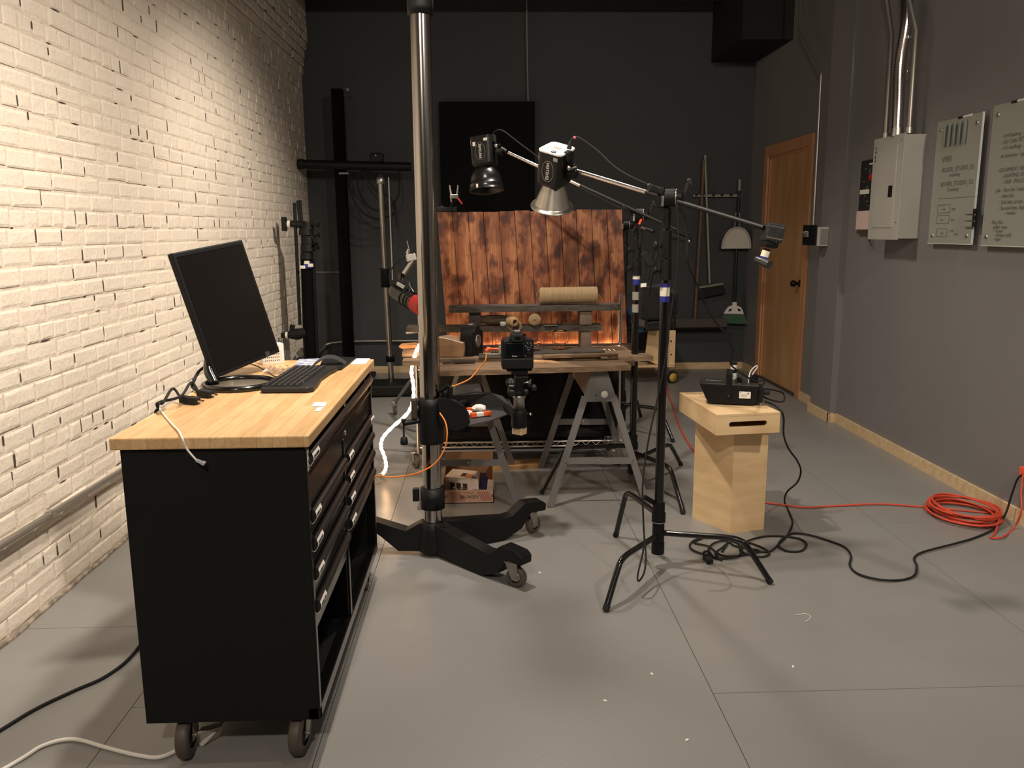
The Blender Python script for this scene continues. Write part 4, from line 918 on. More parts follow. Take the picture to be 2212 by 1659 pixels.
# ================================================================== SCORCHED BACKDROP
t = thing('wood_backdrop', 'scorched brown pine plank backdrop leaning upright behind the prop table', 'backdrop', (.3, 5.08, .76))
NPL = 12; rr = random.Random(11)
Bl, Br, Tl, Tr = PY(968, 757, 5.08), PY(1356, 748, 5.08), PY(943, 460, 5.10), PY(1344, 452, 5.10)
Bl.z = min(Bl.z, .735); Br.z = .738
for i in range(NPL):
    a, b = i/NPL, (i+1)/NPL; g = .0015/(Tr.x-Tl.x); th = .016+rr.uniform(-.002, .002); dy = rr.uniform(-.0015, .0015)
    q = [Bl.lerp(Br, a+g), Bl.lerp(Br, b-g), Tl.lerp(Tr, b-g)+V((0, 0, rr.uniform(-.004, .004))), Tl.lerp(Tr, a+g)]
    q[3].z = q[2].z; m_ = MB(); q = [p+V((0, dy, 0)) for p in q]; c = .0022
    fr = [q[0]+V((c, 0, 0)), q[1]-V((c, 0, 0)), q[2]-V((c, 0, 0)), q[3]+V((c, 0, 0))]; md_ = [p+V((0, c, 0)) for p in q]; bk_ = [p+V((0, th, 0)) for p in q]
    m_.add(fr+md_+bk_, [(0, 1, 2, 3), (8, 11, 10, 9)]+[(a0+i_, a0+(i_+1) % 4, a0+4+(i_+1) % 4, a0+4+i_) for a0 in (0, 4) for i_ in range(4)])
    part('plank', m_, m_scorch, t)
mb = MB(); mb.bb(Bl.x+.04, Br.x-.04, 5.10, 5.12, .86, .93); mb.bb(Bl.x+.04, Br.x-.04, 5.12, 5.14, 1.40, 1.46); part('rear_batten', mb, m_pine, t)
single('dark_ledge', MB().bb(-.24, .93, 4.975, 5.045, .745, .775, .003), mat('dark_ledge_wood', (50, 36, 28), .7), 'dark wooden ledge running along the foot of the scorched backdrop', 'ledge')

# ================================================================== WIRE RACK
t = thing('wire_rack', 'low chrome wire rack on casters behind the sawhorses', 'rack', (.22, 5.2, 0))
RX0, RX1, RY0, RY1 = -.43, .842, 5.0, 5.36
for (x, y, zt) in ((RX0, RY0, .72), (RX1-.02, RY0, 1.085), (RX0, RY1, 1.0), (RX1, RY1, 1.0)):
    n_ = 60; part('post', MB().tube([(x, y, .10), (x, y, zt)], .0115, 12), m_chrome, t)
    mb = MB()
    for i in range(int((zt-.12)/.0254)): mb.tube([(x, y, .12+i*.0254), (x, y, .124+i*.0254)], .0128, 10)
    part('post_grooves', mb, m_chrome, t, stuff=True)
def wshelf(z):
    mb = MB()
    for y in (RY0, RY1):
        mb.tube([(RX0, y, z), (RX1, y, z)], .0062, 8); mb.tube([(RX0, y, z-.03), (RX1, y, z-.03)], .0062, 8)
        zz = [(RX0+(RX1-RX0)*i/40, y, z-(.026 if i % 2 else 0)) for i in range(41)]; mb.tube(zz, .002, 5)
    for x in (RX0, RX1): mb.tube([(x, RY0, z), (x, RY1, z)], .0042, 8); mb.tube([(x, RY0, z-.026), (x, RY1, z-.026)], .0042, 8)
    part('shelf_frame', mb, mat('wire_chrome', (235, 228, 220), .35, .75), t)
    mb = MB()
    for i in range(48): x = RX0+(RX1-RX0)*(i+.5)/48; mb.tube([(x, RY0, z+.004), (x, RY1, z+.004)], .0016, 5)
    part('shelf_wires', mb, m_chrome, t, stuff=True)
wshelf(.165); wshelf(.66)
for (x, y, rz) in ((RX0, RY0+.02, .5), (RX1, RY0+.02, 1.2), (RX0, RY1, .2), (RX1, RY1, .4)): caster(t, (x-.02, y, .045), .045, .022, rz, m_gtire, m_galv, plate=False, topz=.105)
# black cloth bundle on and below the rack
mb = MB(); rr = random.Random(2); nx_, nz_ = 22, 9; vs = []
for i in range(nx_):
    for j in range(nz_):
        s = i/(nx_-1); q = j/(nz_-1); vs.append((RX0+.03+(RX1-RX0-.06)*s, 4.99+.022*sin(s*23+q*2)+.012*sin(s*51), .655-.42*q+.012*sin(s*17)))
mb.add(vs, [(i*nz_+j, i*nz_+j+1, (i+1)*nz_+j+1, (i+1)*nz_+j) for i in range(nx_-1) for j in range(nz_-1)])
so = single('black_drape', mb, m_cloth, 'black cloth drape hanging in front of the wire rack under the table', 'drape')
mdf = so.modifiers.new('solid', 'SOLIDIFY'); mdf.thickness = .006; so.modifiers.new('sub', 'SUBSURF').levels = 1; so.modifiers['sub'].render_levels = 1
single('cloth_roll', MB().tube([(-.36, 5.13, .735-.005), (-.1, 5.14, .742-.005), (.25, 5.12, .735), (.78, 5.13, .737)], [.055, .066, .06, .055], 18, smooth=5), mat('dark_brown_cloth', (40, 31, 28), .85, bump=.4, bscale=10), 'thick dark brown rolled cloth lying across the wire rack under the table boards', 'cloth')
mb = MB(); mb.bb(-.25, .80, 5.0, 5.33, .185, .33, .03); single('black_case', mb, mat('case_black', (20, 20, 21), .6), 'long black equipment case on the bottom shelf of the wire rack', 'case')
mb = MB(); mb.bb(-.36, .80, 5.44, 5.50, 0, .62, .01); single('black_flat', mb, m_cloth, 'black flat panel standing on the floor behind the wire rack', 'panel')

# ================================================================== ROPE LIGHT
t = thing('rope_light', 'glowing warm rope light hanging from the left end of the prop table to the floor', 'rope light', (-.45, 4.8, 0))
pts = [PY(x, y, 4.70+.0*i) for i, (x, y) in enumerate(((907, 744), (897, 765), (889, 800), (893, 835), (892, 865), (880, 893), (845, 925), (827, 946), (823, 965), (830, 985), (834, 1005), (831, 1018), (826, 1024)))]
pts[-1].z = max(pts[-1].z, .012)
cc = crom(pts, 10)
part('glowing_tube', MB().tube(cc, [.0080+.0030*max(0, sin(i*1.25)) for i in range(len(cc))], 10), m_emit, t)
part('back_run', MB().tube(crom([V((-.40, 4.72, .80)), V((-.38, 4.93, .79)), V((-.30, 5.058, .768)), V((.2, 5.062, .762)), V((.84, 5.062, .764))], 14), .006, 8), m_emit, t)
a = PY(1338, 774, 4.95); b = PY(1338, 750, 4.95)
part('end_loop', MB().tube([a, a.lerp(b, .5), b, b+V((.0, .05, -.005)), V((.84, 5.062, .764))], .0075, 8, smooth=5), m_emit, t)
part('end_cap', MB().cyl(pts[-1], pts[-1]+V((-.02, -.004, -.004)), .008, None, 10), m_greytape, t)

# ================================================================== CARDBOARD BOX, PLANK, DEBRIS
t = thing('cardboard_box', 'open cardboard tray box with red stripes and BROKEN lettering under the table', 'box', (-.10, 4.52, 0))
bx0_, bx1_, by0, by1 = -.245, .032, 4.32, 4.70; th = .004
mb = MB(); mb.bb(bx0_, bx1_, by0, by1, 0, th); mb.bb(bx0_, bx0_+th, by0, by1, th, .13); mb.bb(bx1_-th, bx1_, by0, by1, th, .13); mb.bb(bx0_, bx1_, by1-th, by1, th, .19)
part('tray', mb, m_card, t)
fr_ = part('front_flap', MB().bb(bx0_, bx1_, by0, by0+th, 0, .075), mat('flap_pink', (190, 150, 126), .8), t)
mb = MB()
for i in range(20):
    x = bx0_+.03+i*.011
    if -.150 < x < -.062: continue
    mb.prism([(x, .066), (x+.004, .066), (x+.034, .014), (x+.030, .014)], (0, by0-.0006, 0), (1, 0, 0), (0, 0, 1), (0, .0006, 0))
part('red_stripes', mb, mat('stripe_red', (150, 74, 62), .8), fr_)
part('lettering', merge(text_mb('BROKEN', (-.103, by0-.0009, .028), (1, 0, 0), (0, 0, 1), .026, align='CENTER'), text_mb('N', (bx0_+.004, by0-.0009, .034), (1, 0, 0), (0, 0, 1), .022), text_mb('B', (bx1_-.014, by0-.0009, .034), (1, 0, 0), (0, 0, 1), .022), text_mb('IF SEAL IS', (-.103, by0-.0009, .056), (1, 0, 0), (0, 0, 1), .011, align='CENTER')), mat('print_brown', (62, 40, 28), .8), fr_)
t = thing('bulb_box', 'white printed carton lying tilted inside the cardboard box', 'carton', (-.12, 4.45, .02))
o_ = V((-.145, 4.44, .085)); ax_ = V((.93, -.36, 0)); ay_ = V((.36, .93, .12)).normalized(); az_ = ax_.cross(ay_)
pw = mat('carton_white', (226, 210, 194), .6)
part('carton', MB().frame(o_, ax_, ay_, az_, .075, .055, .05, .001), pw, t)
mb = MB()
for k in (-.045, -.008, .03): mb.frame(o_-ay_*.0552+ax_*(k+.012)-az_*.002, ax_, az_, ay_, .0135, .020, .0006)
mb.frame(o_+az_*.0503+ax_*.02-ay_*.01, ax_, ay_, az_, .014, .022, .0006); part('printed_panels', mb, mat('print_dark', (72, 54, 44), .6), t)
part('orange_print', MB().frame(o_+az_*.0503+ax_*.055-ay_*.022, ax_, ay_, az_, .016, .026, .0006), mat('print_orange', (214, 140, 92), .6), t)
mb = MB(); mb.frame(o_+ax_*.097-ay_*.046, ax_, az_, ay_, .022, .048, .0012); part('open_flap', mb, pw, t)
t = thing('small_carton', 'small dark purple carton with a pale flap inside the cardboard box', 'carton', (-.01, 4.45, .03))
o2 = V((-.025, 4.43, .085)); part('carton', MB().frame(o2, (.97, .1, -.1), (-.1, 1, 0), (.1, 0, 1), .018, .05, .04, .001), mat('purple_card', (40, 30, 62), .5), t)
part('pale_flap', MB().frame(o2+V((.035, -.045, -.006)), (1, .1, -.1), (.1, 0, 1), (0, 1, 0), .018, .034, .001), pw, t)
rr = random.Random(14); mb = MB(); nx_, ny_ = 10, 5
vs = [V((-.19+.16*i/9, 4.345+.03*j+rr.uniform(-.008, .008), .07+rr.uniform(-.012, .014)-.004*j)) for i in range(nx_) for j in range(ny_)]
mb.add(vs, [(i*ny_+j, i*ny_+j+1, (i+1)*ny_+j+1, (i+1)*ny_+j) for i in range(nx_-1) for j in range(ny_-1)])
single('plastic_wrap', mb, m_plastic_clear, 'crumpled clear wrap in front of the white carton in the cardboard box', 'packaging')
single('floor_plank', MB().box((.165, 5.02, .0125), (.36, .13, .025), .14, .002), mat('fresh_pine', (226, 186, 130), .6, rgb2=(196, 146, 96), scale=5, stretch=(1, 6, 6), contrast=1.3), 'short fresh pine board lying on the floor under the table', 'board')
# small debris on the floor; chips by the cabinet stand in for caster glints
rr = random.Random(21)
for i, (x, y, lab) in enumerate(((846, 1182, 'tiny white chip standing in for a glint at the end of the tool cabinet'), (797, 1262, 'tiny white chip standing in for a caster knob glint beside the far cabinet wheel'), (1408, 1457, 'tiny white scrap on the floor below the near stand leg'), (1713, 1441, 'tiny pale crumb on the floor right of the centre seam'), (1484, 1600, 'tiny pale crumb at the bottom of the floor seam'), (1166, 1238, 'small pale scrap next to the near column caster'), (1307, 1515, 'tiny pale crumb in the middle of the open floor'))):
    c = G(x, y, 0); single('floor_scrap_and_glint', MB().box(c+V((0, 0, .002)), (.012, .006, .004), rr.random()*3, .001), m_paper, lab, 'scrap')
single('wire_scrap', MB().tube([G(1720, 1328, .003), G(1740, 1326, .003), G(1752, 1333, .003), G(1740, 1343, .003)], .0012, 5, smooth=5), m_paper, 'short curled pale thread on the floor right of the stand', 'thread')
# ================================================================== C-STANDS AND STROBES
def bentleg(t, c, foot, hubz, m, kf=.74, bulge=0):
    c = V(c); foot = V(foot); d = V((foot.x-c.x, foot.y-c.y, 0)); L_ = d.length; d.normalize()
    a = V((c.x, c.y, hubz))+d*.02; k = V((c.x, c.y, hubz+.02))+d*(L_*kf); f = V((foot.x, foot.y, .006))
    k1 = a.lerp(k, .80); k2 = k.lerp(f, .22)
    pts = [a, a.lerp(k, .4), k1, k.lerp(a, .06)+V((0, 0, -.006)), k2, f]
    o = part('leg', MB().tube([a]+crom([a.lerp(k, .4), k1, k.lerp(k1, .25).lerp(k2, .25), k2, f], 6), .0125, 12), m, t)
    part('foot_tip', MB().cyl(f+(k2-f).normalized()*.022, f, .0138, None, 12), m_rubber, o)
def cstand(label, c, feet, ztop, tapes, hubs, name='light_stand', knuckle=True):
    c = V(c); t = thing(name, label, 'stand', c)
    part('lower_column', MB().tube([(c.x, c.y, .07), (c.x, c.y, 1.24)], .0195, 20), m_gloss, t)
    part('upper_column', MB().tube([(c.x, c.y, 1.24), (c.x, c.y, ztop-.03)], .0145, 16), m_gloss, t)
    mb = MB(); mb.cyl((c.x, c.y, .075), (c.x, c.y, .30), .026, None, 20); mb.cyl((c.x, c.y, .22), (c.x, c.y, .255), .030, None, 20); mb.cyl((c.x, c.y, .07), (c.x, c.y, .12), .028, None, 18)
    part('leg_hub', mb, m_powder, t); part('hub_ring', MB().cyl((c.x, c.y, .214), (c.x, c.y, .218), .0305, None, 20), m_alu, t)
    mb = MB(); mb.bar((c.x-.02, c.y, .30), (c.x-.07, c.y-.02, .335), .014, .022, bev=.004); part('hub_lever', mb, m_powder, t)
    mb = MB(); mb.cyl((c.x, c.y, ztop-.33), (c.x, c.y, ztop-.245), .027, .025, 18); mb.cyl((c.x, c.y, ztop-.24), (c.x, c.y, ztop-.13), .023, None, 18); mb.cyl((c.x, c.y, ztop-.12), (c.x, c.y, ztop-.04), .018, None, 16)
    for dz, s in ((.29, -1), (.19, -1)):
        mb.cyl((c.x+s*.02, c.y-.005, ztop-dz), (c.x+s*.045, c.y-.01, ztop-dz), .008, None, 10); mb.lathe([(0, 0), (.017, .002), (.017, .010), (0, .012)], (c.x+s*.04, c.y-.01, ztop-dz), (s, -.2, .1), 12)
    part('riser_collar', mb, m_black, t)
    for (z0, z1, m) in tapes:
        part('tape_band', MB().cyl((c.x, c.y, z0), (c.x, c.y, z1), .0202, None, 20), m, t)
    for f, h in zip(feet, hubs): bentleg(t, c, f, h, m_gloss)
    if knuckle:
        mb = MB(); kc = V((c.x, c.y, ztop)); mb.cyl(kc+V((-.012, -.02, 0)), kc+V((.03, -.035, 0)), .036, None, 24); mb.cyl(kc+V((.032, -.036, 0)), kc+V((.05, -.042, 0)), .034, .026, 24)
        mb.frame(kc+V((-.028, -.01, 0)), (1, -.3, 0), (.3, 1, 0), (0, 0, 1), .014, .020, .040, .004); part('grip_head', mb, m_powder, t)
        mb = MB()
        for a, b in (((-.03, -.03, .015), (-.085, -.05, .035)), ((.055, -.04, -.015), (.075, -.045, .055))):
            mb = MB(); a, b = kc+V(a), kc+V(b); mb.tube([a, b], [.006, .012], 10)
            mb.bar(b+V((-.004, 0, 0)), b+V((.012, 0, .006)), .032, .010, up=(0, 1, 0), bev=.003)
            part('wing_handle', mb, mat('wing_grey', (36, 36, 36), .4), t)
        part('spec_label', MB().frame(kc+V((-.026, -.034, -.012)), (1, -.3, 0), (0, 0, 1), (-.3, -1, 0), .005, .020, .0008), m_greytape, t)
        part('rim_ring', MB().lathe([(.034, 0), (.0365, .001), (.0365, .004), (.034, .005)], kc+V((.028, -.034, 0)), V((1, -.36, 0)), 26), m_chrome, t)
    return t
C1 = V((.742, 3.40, 0))
cs1 = cstand('near black light stand with blue and white tape bands standing in the open floor', C1, [(.453, 2.987, 0), (1.182, 3.209, 0), (.617, 3.779, 0)], 1.592,
       [(1.232, 1.248, m_blue), (1.196, 1.232, m_whitetape), (1.172, 1.196, m_blue)], [.155, .165, .245])
C2 = V((.842, 4.60, 0))
cs2 = cstand('second black light stand behind the first with grey and blue tape bands', C2, [(1.02, 4.08, 0), (1.22, 4.98, 0), (.30, 4.45, 0)], 1.545,
       [(1.225, 1.25, m_blue), (1.195, 1.225, m_whitetape), (1.165, 1.195, m_blue), (1.08, 1.125, m_greytape), (1.01, 1.055, m_greytape)], [.20, .15, .24])
C3 = V((1.0, 5.93, 0))
t = cstand('third black light stand mostly hidden behind the right edge of the backdrop', C3, [(1.30, 5.55, 0), (1.22, 6.35, 0), (.5, 5.95, 0)], 1.5, [(1.20, 1.225, m_whitetape)], [.20, .15, .24])
# A-clamp with orange tips on the second stand
def aclamp(label, c, tip, sc=1.0, open_=.5):
    c = V(c); t = thing('spring_clamp', label, 'clamp', c)
    mb = MB()
    for s in (-1, 1):
        mb.tube([c+V((s*.010, 0, .0))*sc, c+V((s*.018, 0, .02))*sc, c+V((s*.024, 0, .065))*sc], [.007*sc, .006*sc, .004*sc], 8, smooth=3)
    mb.frame(c+V((0, 0, .002)), (1, 0, 0), (0, 1, 0), (0, 0, 1), .024*sc, .012*sc, .012*sc, .004)
    part('jaws', mb, m_alu if tip is m_red else m_powder, t)
    part('tip', MB().tube([c+V((.018, 0, -.006))*sc, c+V((.045, 0, -.042))*sc], [.006*sc, .004*sc], 8), tip, t)
    part('tip', MB().tube([c+V((-.018, 0, -.006))*sc, c+V((-.016, 0, -.03))*sc], [.005*sc, .004*sc], 8), m_alu if tip is m_red else tip, t)
ac = PY(981, 425, 5.12); aclamp('pale metal spring clamp with one red tip above the left end of the backdrop', ac, m_red, 1.05)
mb = MB(); mb.tube([PY(972, 458, 5.13), PY(975, 445, 5.13), PY(980, 432, 5.13)], .008, 8); mb.tube([PY(950, 452, 5.13), PY(958, 446, 5.13)], .010, 8); mb.frame(PY(965, 452, 5.13), (1, 0, 0), (0, 1, 0), (0, 0, 1), .06, .012, .014, .004)
single('backdrop_clamp', mb, m_rubber, 'black articulated clamp behind the top left corner of the backdrop', 'clamp')
t = thing('orange_clamp', 'black spring clamp with a bright orange tip on the second light stand', 'clamp', PY(1383, 478, 4.57))
part('tip', MB().bar(PY(1380, 485, 4.55), PY(1387, 470, 4.55), .016, .012, bev=.004), mat('vivid_orange', (255, 96, 60), .5), t)
mb = MB(); mb.tube([PY(1381, 484, 4.56), PY(1384, 505, 4.57), PY(1381, 535, 4.57)], [.010, .012, .008], 8); mb.tube([PY(1374, 490, 4.57), PY(1366, 500, 4.57)], .009, 8); part('handles', mb, m_rubber, t)
t2 = cs2
part('stub', MB().tube([PY(1386, 491, 4.5), PY(1397, 495, 4.45)], .007, 10), m_chrome, t2); part('sleeve', MB().tube([PY(1397, 495, 4.45), PY(1412, 501, 4.4)], .009, 10), m_powder, t2)
# booms
def boom(stand, a, b, k, r=.0095):
    t = part('boom', MB().tube([a.lerp(b, .42), b], r, 14), mat('boom_black', (18, 18, 18), .5), stand, label='black part of the boom')
    part('bare_boom_end', MB().tube([a, a.lerp(b, .42)], r+.0003, 14), m_chrome, t); return t
K1 = V((C1.x+.012, C1.y-.03, 1.592)); A1 = PY(1247, 370, 3.80); E1 = K1+(K1-A1)*.82
ee = PY(1650, 492, 3.02)
boom(cs1, A1, ee, K1)
K2 = V((C2.x+.008, C2.y-.03, 1.545)); A2 = PY(1098, 330, 4.86); E2_ = PY(1483, 506, 4.42)
boom(cs2, A2, E2_, K2)
part_ = None
# grip head at end of rear boom
t = cs2
mb = MB(); c = PY(1474, 503, 4.43); mb.frame(c, (1, 0, -.4), (0, 1, 0), (.4, 0, 1), .036, .02, .016, .006); c2 = PY(1469, 515, 4.42); mb.frame(c2, (1, 0, -.3), (0, 1, 0), (.3, 0, 1), .040, .02, .012, .006); mb.bar(PY(1449, 517, 4.42), PY(1458, 507, 4.42), .016, .03, bev=.004); mb.cyl(PY(1486, 520, 4.41), PY(1492, 516, 4.40), .010, .012, 10)
q_ = part('end_grip', mb, m_powder, t); part('bolt', MB().lathe([(0, -.01), (.007, -.006), (.007, .006), (0, .01)], PY(1489, 521, 4.40), (0, 1, 0), 10), m_alu, q_)
# battery on the near boom's low end and counter weight handle
t = thing('battery_pack', 'black battery pack hung as counterweight on the low end of the near boom arm', 'battery', ee)
bx = (PY(1690, 505, 3.02)-PY(1650, 497, 3.02)).normalized(); bz = V((0.22, 0, .97)).normalized(); by_ = bz.cross(bx).normalized(); bz = bx.cross(by_).normalized()
m_batt = mat('battery_black', (38, 38, 37), .5, bump=.2, bscale=80)
c = PY(1668, 505, 3.02); s_ = 3.02/FPX
mb = MB(); mb.frame(c, bx, by_, bz, 19*s_, .035, 17*s_, .006); part('battery', mb, m_batt, t)
mb = MB(); mb.frame(c+bz*17.5*s_, bx, by_, bz, 17*s_, .030, 3*s_, .002)
for i in range(5): mb.frame(c+bz*20*s_+bx*(-12+i*6)*s_, bx, by_, bz, 1.2*s_, .028, 1.6*s_, .0005)
part('ribbed_top', mb, m_batt, t)
mb = MB(); mb.frame(c-bz*19*s_-bx*1*s_, bx, by_, bz, 15.5*s_, .030, 11*s_, .008); part('battery_base', mb, m_powder, t)
part('trim_line', MB().frame(c-bz*9.5*s_-by_*.0355, bx, bz, by_, 18*s_, 1*s_, .0005), m_alu, t)
part('knob', MB().lathe([(0, .006), (4*s_, .006), (5*s_, 0)], c-bz*17*s_+bx*6*s_-by_*.030, -by_, 16), m_gloss, t)
a = PY(1656, 540, 3.02); b = PY(1647, 566, 3.02)
t = thing('taped_handle', 'black rubber handle with white and blue tape under the battery pack', 'handle', b)
d = (b-a); part('neck', MB().cyl(a-d*.1, b, 7*s_, None, 16), m_black, t)
part('white_tape', MB().cyl(a.lerp(b, .08), a.lerp(b, .58), 8.5*s_, None, 18), m_whitetape, t); part('blue_tape', MB().cyl(a.lerp(b, .58), a.lerp(b, .88), 8.7*s_, None, 18), m_blue, t)
p0, p1 = PY(1634, 560, 3.04), PY(1660, 571, 2.98); part('grip', MB().tube([p0-(p1-p0)*.1, p0, p0.lerp(p1, .5), p1, p1+(p1-p0)*.08], [4*s_, 7*s_, 8*s_, 9*s_, 8.6*s_], 18), mat('grip_grey', (52, 52, 50), .35), t)
# strobes
def strobe(label, top, axis, side, silver):
    """top = centre of the rear plate; axis = pointing direction; side = direction facing the viewer"""
    ax = V(axis).normalized(); fr = V(side); fr = (fr-ax*fr.dot(ax)).normalized(); rt = ax.cross(fr).normalized(); top = V(top)
    if rt.x < 0: rt = -rt
    t = thing('strobe_light', label, 'strobe', top)
    hw, hd, L_ = .062, .066, .165
    # rounded-square body
    def rs(hx, hy, r, n=5):
        P = []
        for (cx, cy, a0) in ((hx-r, hy-r, 0), (-hx+r, hy-r, 90), (-hx+r, -hy+r, 180), (hx-r, -hy+r, 270)):
            for k in range(n+1): a = radians(a0+90*k/n); P.append((cx+r*cos(a), cy+r*sin(a)))
        return P
    mb = MB(); rings = [(0.004, 1), (.12, 1.0), (.15, .96), (L_, .80)]; base = rs(hw, hd, .022); n_ = len(base); vs = []
    for z, s in rings: vs += [top+ax*z+rt*(p[0]*s)+fr*(p[1]*s) for p in base]
    fs = [tuple(range(n_)), tuple(reversed(range(3*n_, 4*n_)))]
    for i in range(3): fs += [(i*n_+k, i*n_+n_+k, i*n_+n_+(k+1) % n_, i*n_+(k+1) % n_) for k in range(n_)]
    mb.add(vs, fs); part('housing', mb, mat('strobe_black', (16, 16, 16), .42), t)
    pl = rs(hw*1.01, hd*1.01, .022)
    bp_ = part('rear_panel', MB().prism([p for p in pl], top-ax*.003, rt, fr, ax*.007), mat('rear_panel_white', (238, 234, 224), .35) if silver else mat('strobe_black', (16, 16, 16), .42), t)
    mb = MB(); mb.frame(top-ax*.0035-rt*.002-fr*.004, rt, fr, ax, .018, .014, .0008); part('display', mb, m_greytape if silver else m_gloss, bp_)
    if silver: part('dial_ring', MB().lathe([(.009, -.001), (.012, -.001), (.012, .002), (.009, .002)], top-ax*.004+rt*.012+fr*.048, -ax, 18), m_ink, bp_)
    # oval emblem + lettering on the front-left face
    ctr = top+ax*.085+fr*(hd+.0005)-rt*.0
    mb = MB(); ov = [(.030*cos(a), .048*sin(a)) for a in [2*pi*i/28 for i in range(28)]]; mb.tube([ctr+rt*p+ax*q for p, q in ov], .0008, 5, closed=True); part('oval_emblem', mb, m_greytape, t)
    tb = text_mb('EINSTEIN', (0, 0, 0), (1, 0, 0), (0, 1, 0), 1.0); wd_ = max(q.x for q in tb.v)
    tm = MB(); bu, bv = (-ax, rt) if silver else (ax, -rt)
    tm.add([ctr+fr*.0012+bu*((q.x/wd_-.5)*.078)+bv*((q.y-.36)*.0225) for q in tb.v], tb.f)
    part('lettering', tm, m_label, t)
    # side bracket, knob and umbrella rod
    bs = rt
    mb = MB(); mb.frame(top+ax*.08+bs*(hw+.012), ax, fr, bs, .05, .014, .004, .002); mb.cyl(top+ax*.09+bs*(hw+.014), top+ax*.09+bs*(hw+.05), .022, .018, 18); mb.cyl(top+ax*.05+bs*(hw+.012), top+ax*.05+bs*(hw+.04), .008, None, 10); part('bracket', mb, m_powder, t)
    part('bracket_knob', MB().lathe([(0, .012), (.010, .010), (.012, 0)], top+ax*.06+bs*(hw+.02)+fr*.02, fr, 14), m_chrome, t)
    part('bracket_rail', MB().tube([top+ax*.005+bs*(hw-.003)+fr*(hd*.5), top+ax*.10+bs*(hw-.003)+fr*(hd*.5)], .0022, 6), m_alu, t)
    part('socket_block', MB().frame(top+ax*.012+bs*(hw+.002)+fr*.01, ax, fr, bs, .022, .016, .012, .004), m_rubber, t)
    part('white_tag', MB().frame(top+ax*.022+bs*.036+fr*(hd+.0008), rt, ax, fr, .011, .008, .0006), m_greytape if silver else m_whitetape, t)
    part('tape_strip', MB().frame(top+ax*.03-bs*(hw*.86)+fr*(hd*.86), ax, (rt-fr), (fr-rt), .016, .004, .0008), m_label, t)
    if silver:
        part('side_label', MB().frame(top+ax*.115-bs*(hw+.0008), ax, fr, bs, .032, .005, .0006), m_label, t)
        prof = [(.044, .155), (.047, .16), (.083, .262), (.087, .268), (.100, .272), (.102, .276), (.100, .280), (.086, .276), (.080, .268), (.043, .165)]
        part('reflector', MB().lathe(prof, top, ax, 44), mat('reflector_silver', (205, 198, 188), .30, .95), t)
    else:
        part('side_label', MB().frame(top+ax*.04-bs*(hw*.55)+fr*(hd+.0008), ax, rt, fr, .012, .008, .0006), m_whitetape, t)
        prof = [(.038, .155), (.044, .158), (.066, .178), (.082, .205), (.090, .235), (.0925, .26), (.096, .262), (.0955, .266), (.098, .292), (.101, .294), (.1015, .298), (.098, .298), (.094, .292), (.088, .255), (.080, .21), (.04, .165)]
        part('reflector', MB().lathe(prof, top, ax, 44), mat('reflector_black', (20, 19, 19), .28, coat=.2), t)
        part('tape_strip', MB().frame(top+ax*.285+fr*.096-rt*.02, ax, rt, fr, .012, .006, .001), m_whitetape, t)
    mb = MB()
    for s in (-1, 1): mb.lathe([(0, .004), (.004, .003), (.004, 0)], top+ax*.158+rt*s*.034+fr*(hd*.72), fr, 8)
    part('lock_tabs', mb, m_alu, t); return t
S1 = PY(1203, 322, 3.82)
strobe('near strobe light with a white rear plate and a flared silver reflector', S1, (-.04, .44, -.90), (-.55, -.85, 0), True)
S2 = PY(1044, 300, 4.92)
strobe('farther strobe light with a deep black reflector left of the silver one', S2, (.055, -.16, -.98), (-.35, -.93, 0), False)
# boom knuckles at the strobes
for lb, p, q in (('grip pin joining the near strobe to its boom arm', PY(1240, 368, 3.79), PY(1226, 362, 3.80)), ('grip pin joining the black strobe to its boom arm', PY(1094, 328, 4.87), PY(1082, 322, 4.88))):
    single('grip_pin', MB().tube([p, q], [.012, .016], 12), m_powder, lb, 'pin')
single('boom_tip', MB().tube([PY(1238, 362, 3.76), PY(1246, 360, 3.75)], .005, 8), m_chrome, 'short bright metal pin beside the near strobe bracket', 'pin')
# strobe cables
t = thing('strobe_cable', 'black cable arching from the silver strobe along the near boom arm', 'cable', PY(1238, 298, 3.8))
q = [PY(1229, 322, 3.79), PY(1233, 305, 3.79), PY(1240, 297, 3.79), PY(1252, 298, 3.77), PY(1290, 325, 3.72), PY(1330, 362, 3.62), PY(1380, 390, 3.5), PY(1430, 408, 3.42), PY(1452, 420, 3.36)]
part('cord', MB().tube(q, .0036, 8, smooth=8), m_rubber, t); part('plug', MB().tube(q[:2], [.012, .007], 10), m_rubber, t); part('tip', MB().tube([q[2], q[2].lerp(q[3], .4)], .006, 8), mat('pink_tip', (214, 100, 120), .5), t)
q = [PY(1064, 300, 4.9), PY(1066, 288, 4.9), PY(1076, 281, 4.88), PY(1090, 285, 4.86), PY(1120, 308, 4.84), PY(1160, 338, 4.8), PY(1215, 385, 4.76), PY(1290, 425, 4.7), PY(1360, 460, 4.62)]
single('strobe_cable', MB().tube(q, .0036, 8, smooth=8), m_rubber, 'black cable arching from the black strobe along the rear boom arm', 'cable')
